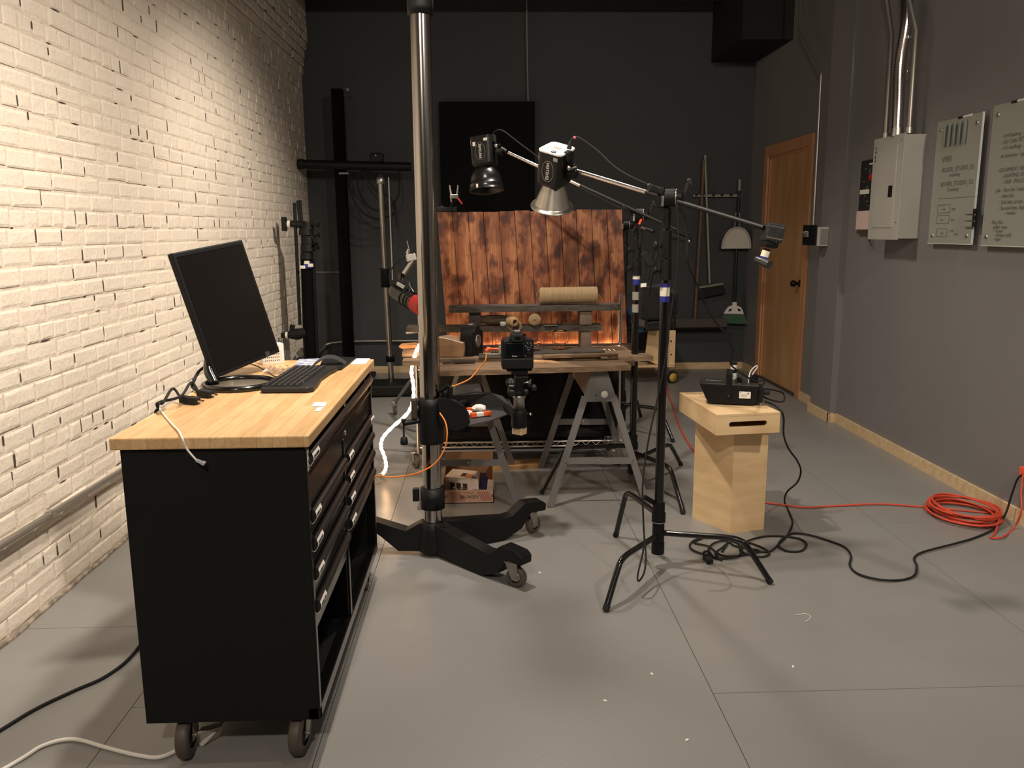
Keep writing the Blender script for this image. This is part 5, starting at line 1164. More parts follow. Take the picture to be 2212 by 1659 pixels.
# hanging cables around the stands
Y_ = 3.33
single('hanging_cable', MB().tube([PY(1462, 440, Y_), PY(1478, 470, Y_), PY(1484, 520, Y_), PY(1487, 570, Y_), PY(1508, 620, 3.42), PY(1535, 680, 3.55), PY(1565, 720, 3.68), PY(1582, 755, 3.78), PY(1578, 785, 3.84), PY(1600, 805, 3.85), PY(1630, 823, 3.86), PY(1652, 822, 3.86), PY(1640, 845, 3.86), PY(1655, 860, 3.87), PY(1690, 868, 3.88), PY(1692, 850, 3.9), PY(1668, 842, 3.88), PY(1650, 840, 3.86)], .0042, 8, smooth=8), m_rubber, 'black cable running from the near stand head down to the fog machine', 'cable')
single('hanging_cable', MB().tube([PY(1462, 440, Y_), PY(1466, 500, Y_), PY(1463, 580, Y_), PY(1455, 640, Y_), PY(1446, 700, Y_), PY(1440, 760, Y_), PY(1425, 840, 3.33), PY(1405, 930, 3.3), PY(1393, 1000, 3.28), PY(1388, 1060, 3.25), PY(1390, 1130, 3.22), PY(1391, 1180, 3.2), PY(1378, 1240, 3.12), PY(1380, 1255, 3.1), PY(1392, 1235, 3.1), PY(1395, 1195, 3.15), PY(1391, 1150, 3.2)], .0038, 8, smooth=8), m_rubber, 'black cable hanging down along the near light stand to a loop near the floor', 'cable')
single('lamp_lead', MB().tube([PY(1432, 470, 3.37), PY(1428, 520, 3.37), PY(1420, 545, 3.38), PY(1412, 580, 3.4), PY(1402, 640, 3.6)], .0034, 8, smooth=6), m_rubber, 'short black lead beside the column of the near light stand', 'cable')
# black hood and strap hung on second stand, hanging battery packs
t = thing('power_pack', 'black power pack with a bright top corner hanging between the two light stands', 'power pack', PY(1415, 690, 4.0))
Yp = 4.0; s_ = Yp/FPX
c = PY(1412, 652, Yp); part('pack', MB().frame(c, (1, 0, 0), (0, 1, 0), (0, 0, 1), 30*s_, .045, 38*s_, .012), m_black, t)
mb = MB(); mb.frame(PY(1445, 652, Yp+.03), (1, 0, 0), (0, 1, 0), (0, 0, 1), 18*s_, .04, 26*s_, .014); part('pouch', mb, m_black, t)
part('strap', MB().tube([PY(1390, 540, Yp), PY(1392, 580, Yp), PY(1396, 608, Yp)], .008, 8), m_rubber, t); part('strap', MB().tube([PY(1408, 545, Yp), PY(1402, 580, Yp), PY(1398, 608, Yp)], .008, 8), m_rubber, t); part('strap_buckle', MB().frame(PY(1398, 560, Yp), (1, 0, .6), (0, 1, 0), (-.6, 0, 1), 7*s_, .012, 16*s_, .006), m_rubber, t); mb = MB(); mb.frame(PY(1390, 616, Yp-.047), (1, 0, .1), (0, 1, 0), (0, 0, 1), 6*s_, .002, 4*s_); part('top_label', mb, m_paper, t)
mb = MB(); mb.frame(PY(1425, 700, Yp+.02), (1, 0, .1), (0, 1, 0), (-.1, 0, 1), 30*s_, .05, 11*s_, .010); part('lower_pouch', mb, m_black, t)
for i, x in enumerate((1448, 1457)):
    part('hanging_clip', MB().tube([PY(x, 640, 3.9), PY(x+2, 660, 3.9), PY(x+1, 690, 3.9), PY(x+2, 705, 3.9)], [.004, .007, .006, .004], 8, smooth=3), m_gloss, t)

# ================================================================== PEDESTAL + APPLE BOX + FOG MACHINE
t = thing('plywood_pedestal', 'hexagonal plywood pedestal standing on the floor under the apple box', 'pedestal', (1.2, 3.98, 0))
A = G(1495, 1118, 0); B = G(1577, 1152, 0); C_ = G(1650, 1143, 0); D = C_+(A-B)*.95+V((.02, .03, 0)); E_ = A+(C_-B)*1.0+V((0, .03, 0)); 
poly = [A, B, C_, D, E_]; HT = .537
for i in range(5):
    p, q = poly[i], poly[(i+1) % 5]; cen = sum(poly, V((0, 0, 0)))/5; dd = (q-p).normalized(); nn = V((dd.y, -dd.x, 0)); nn = nn if nn.dot((p+q)/2-cen) > 0 else -nn
    mb = MB(); e = .0012; mb.add([p+dd*e, q-dd*e, q-dd*e-nn*.016, p+dd*(e)-nn*.016, p+dd*e+V((0, 0, HT)), q-dd*e+V((0, 0, HT)), q-dd*e-nn*.016+V((0, 0, HT)), p+dd*e-nn*.016+V((0, 0, HT))], [(0, 1, 2, 3), (4, 7, 6, 5), (0, 4, 5, 1), (1, 5, 6, 2), (2, 6, 7, 3), (3, 7, 4, 0)])
    part('side_panel', mb, m_ply, t)
part('inner_top', MB().prism([(p.x, p.y) for p in [cen.lerp(k, .9) for k in poly]], (0, 0, HT-.02), (1, 0, 0), (0, 1, 0), (0, 0, .018)), m_ply, t)
t = thing('apple_box', 'shallow plywood apple box with a long hand slot on top of the pedestal', 'apple box', (1.2, 3.85, HT))
ZA = .635
a, b, c, d = G(1468, 848, ZA), G(1548, 896, ZA), G(1686, 890, ZA), G(1640, 851, ZA)
d = a+(c-b)
def ins(p, k): m_ = (a+b+c+d)/4; return m_+(p-m_)*k
zs0 = HT+.001
cs = [a, b, c, d]
def wall(p, q, th, z0, z1):
    dd = (q-p).normalized(); nn = V((-dd.y, dd.x, 0)); cen_ = (a+b+c+d)/4
    if nn.dot(cen_-p) < 0: nn = -nn
    return p, q, dd, nn
mb = MB(); P = [V((p.x, p.y, 0)) for p in cs]
for (p, q) in ((P[3], P[0]), (P[0], P[1]), (P[2], P[3])):
    p, q, dd, nn = wall(p, q, .012, 0, 0); mb.add([p+V((0, 0, zs0)), q+V((0, 0, zs0)), q+nn*.013+V((0, 0, zs0)), p+nn*.013+V((0, 0, zs0)), p+V((0, 0, ZA-.012)), q+V((0, 0, ZA-.012)), q+nn*.013+V((0, 0, ZA-.012)), p+nn*.013+V((0, 0, ZA-.012))], [(0, 1, 2, 3), (4, 7, 6, 5), (0, 4, 5, 1), (1, 5, 6, 2), (2, 6, 7, 3), (3, 7, 4, 0)])
part('side_panels', mb, m_ply, t, bev=.001)
# slotted front: panel with capsule hole
p, q = P[1], P[2]; p, q, dd, nn = wall(p, q, .012, 0, 0); W = (q-p).length; H_ = ZA-.012-zs0; n_ = 10
hx0, hx1, hy, hr = W*.20, W*.80, H_*.56, .0125
hole = [(hx1-hr+hr*cos(a_), hy+hr*sin(a_)) for a_ in [radians(-90+180*k/n_) for k in range(n_+1)]]+[(hx0+hr+hr*cos(a_), hy+hr*sin(a_)) for a_ in [radians(90+180*k/n_) for k in range(n_+1)]]
outer = []
for (x, y) in hole:
    if x > W/2: outer.append((W, 0) if y < hy-hr*.6 else ((W, H_) if y > hy+hr*.6 else (W, y*1.0+(y-hy)*1.5)))
    else: outer.append((0, H_) if y > hy+hr*.6 else ((0, 0) if y < hy-hr*.6 else (0, y+(y-hy)*1.5)))
m = len(hole); f_ = lambda x, y, k: p+dd*x+nn*(.013*k)+V((0, 0, zs0+y))
vs = [f_(x, y, 0) for x, y in hole]+[f_(x, y, 0) for x, y in outer]+[f_(x, y, 1) for x, y in hole]+[f_(x, y, 1) for x, y in outer]
fs = []
for i in range(m):
    j = (i+1) % m; fs += [(i, j, m+j, m+i), (2*m+j, 2*m+i, 3*m+i, 3*m+j), (i, 2*m+i, 2*m+j, j), (m+i, m+j, 3*m+j, 3*m+i)]
mb = MB(); mb.add(vs, fs); part('slotted_front', mb, m_ply, t)
part('top_panel', MB().prism([(k.x, k.y) for k in cs], (0, 0, ZA-.0115), (1, 0, 0), (0, 1, 0), (0, 0, .0115)), m_ply, t, bev=.001)
part('bottom_panel', MB().prism([(k.x, k.y) for k in [ins(k, .93) for k in cs]], (0, 0, zs0), (1, 0, 0), (0, 1, 0), (0, 0, .008)), m_ply, t)
# fog machine
ZF = ZA+.001
f0, f1 = G(1524, 873, ZF), G(1638, 878, ZF); fx = (f1-f0); FLT = fx.length; FL = FLT/1.12; fx.normalize(); fy = V((-fx.y, fx.x, 0)); 
t = thing('fog_machine', 'black fog machine with a white label and bracket handle on the apple box', 'fog machine', f0)
t.scale = (1.12, 1.12, 1.12)
D_ = .125; H2 = .088; z_ = lambda k: V((0, 0, k))
sd_ = [(-.028, H2), (FL-.002, H2-.004), (FL-.004, .018), (FL-.02, 0.004), (.012, .004), (-.002, .030)]
part('housing', MB().prism(sd_, f0, fx, (0, 0, 1), fy*D_), m_powder, t, bev=.003)
part('lid', MB().prism([(-.030, H2), (FL, H2-.004), (FL, H2+.002), (-.030, H2+.006)], f0-fy*.003, fx, (0, 0, 1), fy*(D_+.006)), mat('lid_black', (50, 50, 50), .35), t, bev=.002)
part('rear_panel', MB().prism([(FL-.002, .012), (FL+.018, .016), (FL+.018, H2-.014), (FL-.002, H2-.008)], f0+fy*.01, fx, (0, 0, 1), fy*(D_-.02)), m_black, t, bev=.002)
mb = MB()
for i in range(9): mb.frame(f0+fx*(.012+i*.0095)+fy*.028+z_(H2+.0062), fx, fy, (0, 0, 1), .0022, .012, .0007)
part('vent_slots', mb, m_ink, t)
part('lettering', text_mb('Vapor', f0+fx*(-.004)+fy*.048+z_(H2+.0065), fx, fy, .030), m_greytape, t)
part('rating_label', MB().frame(f0+fx*(FL*.74)+z_(.047)-fy*.0008, fx, (0, 0, 1), fy, .0235, .0145, .0008), m_label, t)
mk = MB(); mk.frame(f0+fx*(FL*.74-.018)+z_(.058)-fy*.0018, fx, (0, 0, 1), fy, .003, .002, .0003); mk.lathe([(0, .0002), (.0045, .0002)], f0+fx*(FL*.74+.013)+z_(.054)-fy*.0016, -fy, 14)
for k in range(3): mk.frame(f0+fx*(FL*.74-.004)+z_(.050-.005*k)-fy*.0018, fx, (0, 0, 1), fy, .013, .0006, .0003)
part('label_print', mk, m_greytape, t)
hx = .095; mb = MB()
for s, yy in ((0, -.004), (1, D_+.002)): mb.frame(f0+fx*hx+fy*(yy+.001)+z_(.082), fx, fy, (0, 0, 1), .0125, .002, .052, .001)
mb.frame(f0+fx*hx+fy*D_/2+z_(.134), fx, fy, (0, 0, 1), .0125, D_/2+.004, .002, .001); part('handle', mb, m_powder, t)
part('handle_bolt', MB().lathe([(0, .006), (.004, .005), (.007, 0)], f0+fx*hx+z_(.040)-fy*.006, -fy, 12), m_gloss, t)
mb = MB(); cap = f0+fx*(FL*.62)+fy*.06+z_(H2+.006); mb.cyl(cap+V((0, 0, 0)), cap+V((0, 0, .012)), .016, .014, 16); mb.box(cap+V((0, 0, .014)), (.03, .008, .010), .9, .002); part('tank_cap', mb, m_gloss, t)
mb = MB(); cc_ = f0+fx*(FL*.92)+fy*.09+z_(H2+.003); mb.cyl(cc_, cc_+V((0, 0, .03)), .017, .015, 16); part('pump_cap', mb, m_powder, t)
part('fluid_tube', MB().tube([cc_+V((-.028, -.02, -.02)), cc_+V((-.032, -.02, .01)), cc_+V((-.018, 0, .045)), cc_+V((.004, 0, .068)), cc_+V((.010, 0, .062)), cc_+V((-.004, 0, .04)), cc_+V((-.014, 0, .022))], .0026, 8, smooth=6), mat('clear_tube', (216, 214, 206), .3), t)
part('plug', MB().tube([f0+fx*(FL+.012)+fy*.03+z_(.056), f0+fx*(FL+.045)+fy*.025+z_(.058)], [.013, .010], 10), m_rubber, t)
t = thing('fluid_bottle', 'black and white marker-like bottle standing behind the fog machine handle', 'bottle', f0+fx*(FLT*.52)+fy*(D_*1.12+.03)+z_(0))
c = f0+fx*(FLT*.52)+fy*(D_*1.12+.03); t.scale = (1.1, 1.1, 1.1)
for z0, z1, m__ in ((0, .088, m_black), (.088, .118, m_white), (.118, .135, m_black), (.135, .155, m_white), (.155, .165, m_black)): part('bottle_band', MB().cyl(c+z_(z0), c+z_(z1), .0135, None, 18), m__, t)

# ================================================================== FLOOR CABLES
zc = .006
def gp(*l): return [G(x, y, zc+.002*(i % 3)) for i, (x, y) in enumerate(l)]
single('fog_cable', MB().tube([f0+fx*(FLT+.03)+fy*.03+z_(.02), G(1672, 875, ZA+.004), G(1688, 889, ZA+.002), PY(1693, 905, 3.72), PY(1693, 940, 3.74), PY(1704, 970, 3.76), PY(1722, 995, 3.79), PY(1730, 1018, 3.82), PY(1722, 1042, 3.84), PY(1700, 1063, 3.86), G(1695, 1085, .012), G(1706, 1110, zc), G(1712, 1130, zc), G(1702, 1155, zc), G(1680, 1178, zc), G(1660, 1192, zc), G(1625, 1190, zc)], .0045, 8, smooth=8), m_rubber, 'black power cable dropping from the fog machine behind the apple box to the floor', 'cable')
single('long_cable', MB().tube(gp((1560, 1210), (1530, 1200), (1500, 1190), (1490, 1178), (1505, 1165), (1545, 1160), (1590, 1172), (1603, 1190), (1585, 1205), (1545, 1204), (1530, 1190), (1545, 1172), (1590, 1166), (1640, 1180), (1662, 1195), (1640, 1203), (1600, 1190), (1612, 1170), (1660, 1158), (1720, 1162), (1742, 1175), (1730, 1190), (1700, 1190), (1682, 1178), (1692, 1162), (1715, 1152), (1750, 1156), (1790, 1168), (1825, 1182), (1838, 1200), (1836, 1222), (1855, 1240), (1900, 1252), (1945, 1253), (1975, 1243), (1980, 1222), (1975, 1205), (1995, 1192), (2060, 1175), (2110, 1160))+[G(2150, 1140, .012), PX(2172, 1110, 2.60), PX(2185, 1070, 2.62), PX(2198, 1035, 2.63), PX(2214, 1022, 2.64)], .0048, 8, smooth=8), m_rubber, 'long black cable looping over the floor and rising to the right wall', 'cable')
single('loop_cable', MB().tube(gp((1553, 1205), (1545, 1195), (1560, 1183), (1575, 1172), (1590, 1180), (1640, 1190), (1600, 1200), (1560, 1200), (1530, 1180), (1500, 1172), (1530, 1160), (1570, 1168), (1560, 1192)), .0045, 8, smooth=8), m_rubber, 'small tangled black cable loops on the floor in front of the pedestal', 'cable')
t = thing('cable_plug', 'black multi-way cable plug on the floor in front of the pedestal', 'plug', G(1530, 1215, 0))
mb = MB(); mb.bar(G(1524, 1200, .014), G(1534, 1214, .014), .03, .022, bev=.005); part('body', mb, m_rubber, t)
mb = MB(); mb.tube([G(1524, 1200, .02), G(1520, 1194, .03), G(1530, 1191, .034), G(1538, 1200, .02)], .006, 8, smooth=4); part('strap_loop', mb, m_rubber, t)
single('thin_wire', MB().tube(gp((1534, 1216), (1560, 1232), (1578, 1255), (1568, 1272), (1530, 1275)), .0016, 6, smooth=8), m_greytape, 'thin grey wire curving over the floor from the black plug', 'wire')
# red-orange extension cord: run + coil
t = thing('extension_cord', 'coil of red-orange extension cord on the floor at the right wall', 'cord', G(2085, 1118, 0))
cc0 = V((2.455, 3.985, 0)); rr = random.Random(6); pts = []
N_ = 11
for i in range(N_*14):
    a = 2*pi*i/14; lay = i/14; rx = .150+.020*sin(lay*2.3)+rr.uniform(-.004, .004); ry = .185+.022*cos(lay*1.7)+rr.uniform(-.005, .005)
    pts.append(cc0+V((.012*sin(lay*1.1)+rx*cos(a), .015*cos(lay*.9)+ry*sin(a), .007+.0052*lay+.003*sin(a*2+lay))))
part('coil', MB().tube(pts, .0052, 7, smooth=2), m_redcord, t)
part('run', MB().tube([pts[0]+V((0, 0, 0))]+gp((2005, 1096), (1930, 1090), (1880, 1089), (1800, 1093), (1740, 1096), (1690, 1090), (1655, 1086), (1600, 1075), (1520, 1040)), .0048, 8, smooth=8), m_redcord, t)
part('tail', MB().tube([pts[-1]]+gp((2150, 1150), (2140, 1161), (2165, 1160), (2190, 1140))+[PX(2206, 1105, 2.60), PX(2206, 1060, 2.62), PX(2212, 1015, 2.64)], .0046, 8, smooth=8), m_redcord, t)
single('outlet_plug', MB().box(PX(2214, 1020, 2.66), (.03, .05, .05), 0, .006), mat('vivid_orange', (255, 96, 60), .5), 'bright orange plug at the very right edge on the grey wall', 'plug')
t = thing('extension_cord', 'red extension cord with a plug running on the floor behind the near light stand', 'cord', G(1440, 830, 0))
part('run', MB().tube(gp((1440, 845), (1448, 862), (1455, 880), (1462, 905), (1472, 930), (1483, 950), (1500, 975), (1530, 1000)), .006, 8, smooth=8), m_redcord, t)
a, b = G(1437, 826, .012), G(1441, 848, .012); part('plug', MB().tube([a, b], [.018, .012], 10), m_redcord, t)
# ================================================================== BACK WALL TOOLS
YB = 8.53
def wp(x, y, Y=YB): return PY(x, y, Y)
t = thing('tool_rail', 'pale metal tool rail screwed to the dark back wall holding brooms', 'rail', wp(1550, 425))
a, b = wp(1499, 423), wp(1603, 421); part('rail', MB().bb(a.x, b.x, YB+.02, YB+.055, a.z-.012, a.z+.014, .003), m_greytape, t)
mb = MB()
for x in (1505, 1518, 1542, 1560, 1580, 1597): c = wp(x, 421); mb.cyl((c.x, YB-.005, c.z), (c.x, YB+.02, c.z), .012, None, 10)
part('grips', mb, m_rubber, t)
t = thing('upright_broom', 'green bristle broom with white head hanging upside right at the right end of the rail', 'broom', wp(1585, 690))
part('handle', MB().tube([wp(1597, 412), wp(1587, 648)], .015, 12), mat('broom_handle', (26, 34, 30), .5), t)
part('hang_grip', MB().tube([wp(1598, 388), wp(1597, 412)], .014, 12), m_greytape, t)
hp = [(-.02, .05), (.02, .05), (.022, .015), (.062, 0), (.085, -.03), (.10, -.075), (-.11, -.068), (-.085, -.028), (-.060, .004), (-.022, .016)]
o_ = wp(1586, 662); part('head', MB().prism(hp, o_-V((0, .02, .005)), (1, 0, 0), (0, 0, 1), (0, .04, 0)), m_white, t, bev=.003)
mb = MB()
for s in (-1, 1): mb.prism([(s*.030, -.012), (s*.058, -.022), (s*.068, -.045), (s*.034, -.040)], o_-V((0, .0215, .005)), (1, 0, 0), (0, 0, 1), (0, .001, 0))
part('head_cutouts', mb, m_ink, t)
part('bristles', MB().prism([(-.108, -.068), (.098, -.075), (.150, -.180), (-.155, -.165)], o_-V((0, .022, .005)), (1, 0, 0), (0, 0, 1), (0, .044, 0)), mat('green_bristles', (84, 96, 84), .9, rgb2=(50, 104, 76), scale=4, contrast=1.5), t, stuff=False)
t = thing('dustpan', 'off-white plastic dustpan clipped on the green broom handle', 'dustpan', wp(1590, 520, 8.48))
o_ = wp(1590, 537, 8.47)
outl = [(-.15, 0), (.145, 0), (.150, .02), (.14, .09), (.115, .15), (.075, .195), (.03, .212), (-.03, .212), (-.08, .19), (-.115, .15), (-.142, .09), (-.152, .02)]
part('pan', MB().prism(outl, o_, (1, 0, 0), (0, 0, 1), (0, .012, 0)), mat('pan_white', (206, 200, 190), .5), t)
mb = MB(); rim = [o_+V((x*.97, -.012, z*.985)) for x, z in outl[1:]]; mb.tube(rim, .009, 8); part('rim', mb, mat('pan_rim', (190, 184, 176), .5), t)
mb = MB()
for s in (-1, 1): mb.tube([o_+V((s*.022, -.004, .205)), o_+V((s*.022, -.006, .29)), o_+V((s*.018, -.006, .36))], .005, 6)
part('clip_arms', mb, m_greytape, t)
t = thing('floor_squeegee', 'green floor squeegee with a thin pale handle hanging from the rail', 'squeegee', wp(1534, 612))
part('handle', MB().tube([wp(1523, 335), wp(1533, 612)], .011, 10), mat('pale_green', (150, 158, 142), .5), t)
a, b = wp(1509, 621), wp(1562, 613); part('head', MB().bar(a, b, .03, .022, bev=.004), mat('sage_green', (118, 138, 112), .6), t)
mb = MB(); mb.add([a+V((0, -.005, -.008)), b+V((0, -.005, -.008)), b+V((.03, -.03, -.09)), a+V((0, -.03, -.11))], [(0, 1, 2, 3)]); mb.add([a+V((0, .002, -.008)), b+V((0, .002, -.008)), b+V((.03, -.023, -.09)), a+V((0, -.023, -.11))], [(3, 2, 1, 0)]); part('blade', mb, m_rubber, t)
single('wooden_pole', MB().tube([wp(1521, 345), wp(1501, 692)], .015, 12), mat('worn_pole', (120, 98, 82), .7, rgb2=(92, 76, 64), scale=14), 'worn brown wooden pole hanging left of the squeegee on the rail', 'pole')
t = thing('wall_trough', 'dark long wall trough shelf fixed low on the back wall below the brooms', 'shelf', wp(1500, 700))
a, b = wp(1440, 690, 8.4), wp(1571, 692, 8.4); part('board', MB().bb(a.x, b.x, 8.40, 8.60, a.z-.10, a.z-.085), m_black, t); part('front_lip', MB().bb(a.x, b.x, 8.40, 8.412, a.z-.10, a.z, .001), mat('lip_grey', (78, 70, 64), .7), t)
# rolling plywood cart with black and blue goods
t = thing('plywood_cart', 'rolling plywood cart with yellow wheel standing at the back wall', 'cart', wp(1430, 800, 7.8))
Yc = 7.75
a0, a1 = PY(1393, 790, Yc), PY(1456, 712, Yc)
part('near_side', MB().prism([(0, 0), (.11, -.055), (.135, -.055), (.135, .36), (.035, .37)], PY(1393, 775, Yc), (1, 0, 0), (0, 0, 1), (0, .016, 0)), m_ply, t)
zl, zh = PY(1440, 788, Yc).z, PY(1440, 713, Yc).z
f_a = PY(1434, 788, Yc); f_b = PY(1456, 788, Yc); xm = PY(1443.5, 750, Yc).x
part('front_board', MB().bb(f_a.x-.05, xm-.002, Yc-.03, Yc-.012, zl, zh, .001), m_ply, t); part('front_board', MB().bb(xm+.002, f_b.x, Yc-.03, Yc-.012, zl, zh, .001), m_ply, t)
mb = MB()
for x, y in ((1449.5, 737), (1449.5, 766), (1437, 766), (1437, 737)): mb.lathe([(0, .001), (.009, .001), (.009, 0)], PY(x, y, Yc-.031), (0, -1, 0), 10)
part('screw_holes', mb, m_ink, t)
part('deck', MB().bb(f_a.x-.35, f_b.x, Yc-.02, 8.3, zl-.02, zl+.0), m_ply, t)
wc = V((f_b.x-.005, Yc+.04, .058)); w_ = part('caster', MB().lathe([(.035, -.018), (.052, -.018), (.058, -.012), (.058, .012), (.052, .018), (.035, .018)], wc, (.45, -1, 0), 24), m_rubber, t)
part('wheel_disc', MB().lathe([(0, -.021), (.044, -.020), (.044, .020), (0, .021)], wc, (.45, -1, 0), 22), mat('yellow_wheel', (206, 174, 70), .6), w_)
mb = MB(); mb.tube([wc+V((-.02, 0, .0)), wc+V((-.05, .02, .05)), wc+V((-.06, .02, .09))], [.012, .018, .03], 8); part('fork', mb, m_galv, w_)
single('black_crate', MB().bb(f_a.x-.34, f_b.x+.01, Yc+.02, 8.30, zh+.0, zh+.14, .01), m_black, 'black case standing on top of the rolling plywood cart', 'case')
a = PY(1370, 715, 7.6); single('blue_tub', MB().prism([(0, 0), (.10, 0), (.135, .16), (0, .22)], PY(1366, 718, 7.7), (1, 0, 0), (0, 0, 1), (0, .3, 0)), mat('tub_blue', (50, 106, 160), .5), 'bright blue plastic tub behind the second light stand', 'tub')
mb = MB(); c = PY(1400, 690, 7.62); mb.frame(c+V((0, .10, -.02)), (1, 0, -.25), (0, 1, 0), (.25, 0, 1), .13, .15, .06, .012); single('grey_bag', mb, mat('bag_grey', (96, 92, 86), .8), 'grey soft bag lying above the blue tub', 'bag')
mb = MB(); mb.bb(PY(1366, 745, 7.75).x, f_a.x-.36, 7.76, 8.3, .26, .53, .02); single('black_case', mb, m_black, 'low black case on the floor side of the rolling plywood cart', 'case')
# leaning black thing on the right of the cart
# ================================================================== BACK LEFT: stands
t = thing('tall_column', 'tall matte black column stand with a crossbar in the back left corner', 'stand', (-1.395, 8.3, 0))
part('post', MB().box((-1.39, 8.3, 1.40), (.105, .105, 2.80), 0, .006), mat('deep_black', (9, 9, 9), .8, spec=.12), t)
part('base', MB().box((-1.39, 8.25, .02), (.5, .4, .04), 0, .006), m_black, t)
part('crossbar', MB().tube([(-1.74, 8.18, 2.10), (-.70, 8.18, 2.07)], .042, 16), m_black, t)
part('crossbar_end', MB().lathe([(0, -.03), (.046, -.028), (.05, 0), (.046, .03), (0, .03)], (-1.745, 8.18, 2.10), (1, 0, 0), 18), m_rubber, t)
a = PY(742, 374, 8.2); part('clamp_plate', MB().box((a.x, 8.235, a.z), (.10, .01, .018)), m_greytape, t)
a = PY(746, 193, 8.24); part('top_bolt', MB().lathe([(0, .008), (.014, .006), (.016, 0)], (a.x+.02, 8.244, a.z), (0, -1, 0), 12), m_greytape, t)
a = PY(812, 335, 8.12); part('camera_head', MB().box((a.x, 8.17, a.z-.02), (.13, .10, .09), 0, .02), m_black, t); part('head_knob', MB().lathe([(0, .012), (.012, .010), (.013, 0)], (a.x, 8.12, a.z), (0, -1, 0), 12), m_chrome, t)
mb = MB(); a = PY(800, 390, 8.1)
mb.tube([(a.x-.10, 8.1, 2.03), (a.x-.12, 8.1, 1.86), (a.x, 8.1, 1.68), (a.x+.15, 8.1, 1.68), (a.x+.26, 8.1, 1.80), (a.x+.27, 8.1, 2.03)], .009, 8, smooth=8)
mb.tube([(a.x-.20, 8.12, 2.03), (a.x-.18, 8.12, 1.78), (a.x-.02, 8.12, 1.60), (a.x+.20, 8.12, 1.62), (a.x+.22, 8.12, 1.75)], .009, 8, smooth=8)
mb.tube([(a.x-.08, 8.08, 2.03), (a.x+.06, 8.08, 1.84), (a.x+.2, 8.08, 1.76), (a.x+.24, 8.08, 1.50)], .008, 8, smooth=8)
single('hanging_cable_loops', mb, m_rubber, 'black cable loops hanging below the crossbar of the tall black column', 'cable')
# chrome rolling stand
t = thing('chrome_stand', 'slim chrome tube stand with a wide black base in the back left area', 'stand', (-.895, 7.5, 0))
p0, p1 = PY(845, 808, 7.5), PY(822, 383, 7.5)
part('tube', MB().tube([V((p0.x, 7.5, .10)), V((p1.x-.0, 7.5, p1.z-.04))], .026, 22), m_satin, t)
part('top_cap', MB().lathe([(0, .055), (.012, .055), (.020, .03), (.036, .028), (.036, -.025), (.026, -.03)], V((p1.x, 7.5, p1.z-.03)), (0, 0, 1), 22), m_alu, t)
part('side_rod', MB().tube([V((p1.x+.07, 7.5, p1.z)), V((p1.x+.075, 7.5, p1.z-.9))], .006, 8), m_greytape, t)
for y_, h in ((600, .17), (775, .05)):
    c = PY(832 if y_ == 600 else 843, y_, 7.5); part('collar', MB().lathe([(.026, -h/2), (.042, -h/2), (.040, h/2-.01), (.048, h/2), (.026, h/2)], (c.x, 7.5, c.z), (0, 0, 1), 20), m_powder, t)
part('base', MB().box((p0.x+.10, 7.45, .06), (.85, .36, .10), .05, .02), m_black, t)
# focusable lamp with red ring
_lamp = t = thing('spot_lamp', 'black barrel lamp with a red front ring behind the chrome column', 'lamp', PY(875, 640, 5.2))
s_ = 5.2/FPX; b0, b1 = PY(850, 627, 5.25), PY(906, 660, 5.1); d = (b1-b0).normalized()
part('barrel', MB().tube([b0-d*.02, b0, b0.lerp(b1, .15), b0.lerp(b1, .75), b0.lerp(b1, .80)], [.024, .042, .050, .052, .056], 26), m_gloss, t)
mb = MB()
for k in (.45, .6, .7): mb.lathe([(.052, -.003), (.055, -.003), (.055, .003), (.052, .003)], b0.lerp(b1, k), d, 26)
part('barrel_rings', mb, m_powder, t)
part('red_ring', MB().tube([b0.lerp(b1, .78), b0.lerp(b1, .98), b0.lerp(b1, 1.10)], [.054, .056, .056], 10), mat('dark_red', (150, 36, 34), .45), t)
mb = MB(); c = b0.lerp(b1, .3)+V((0, -.02, .06)); mb.frame(c, d, (0, 1, 0), d.cross(V((0, 1, 0))), .035, .018, .010, .003); part('lamp_switch', mb, m_greytape, t)
mb = MB(); mb.tube([PY(872, 612, 5.2), PY(868, 598, 5.22), PY(880, 604, 5.2), PY(886, 622, 5.16), PY(878, 640, 5.14)], .009, 8, smooth=4); mb.tube([PY(893, 632, 5.14), PY(884, 618, 5.16)], .010, 8); mb.cyl(PY(868, 590, 5.22), PY(866, 606, 5.22), .022, .014, 14); part('yoke', mb, m_gloss, t)
t = _lamp
part('arm_tube', MB().tube([PY(873, 592, 5.22), PY(893, 562, 5.22)], .017, 16), m_alu, t)
mb = MB(); mb.frame(PY(888, 556, 5.22), (1, 0, .2), (0, 1, 0), (-.2, 0, 1), .030, .022, .022, .006); mb.tube([PY(881, 560, 5.2), PY(879, 545, 5.2), PY(882, 538, 5.2)], .006, 8); part('bracket', mb, m_panelgrey, t)
mb = MB(); mb.tube([PY(882, 552, 5.2), PY(884, 540, 5.2), PY(879, 520, 5.2)], .002, 6); part('thin_wire', mb, m_greytape, t)
part('lead', MB().tube([PY(893, 546, 5.2), PY(872, 556, 5.24), PY(852, 572, 5.3), PY(842, 592, 5.3), PY(843, 612, 5.3)], .005, 8, smooth=6), m_rubber, t)
st = PY(905, 740, 6.2); X_ = PY(914, 600, 5.9).x
t = thing('rolling_stand', 'rolling light stand hidden behind the chrome column with one grey leg on a caster', 'stand', (X_, 5.9, 0))
part('post', MB().tube([(X_, 5.9, .25), (X_, 5.9, 1.33)], .018, 14), m_greymetal, t)
fe = G(853, 878, .07)
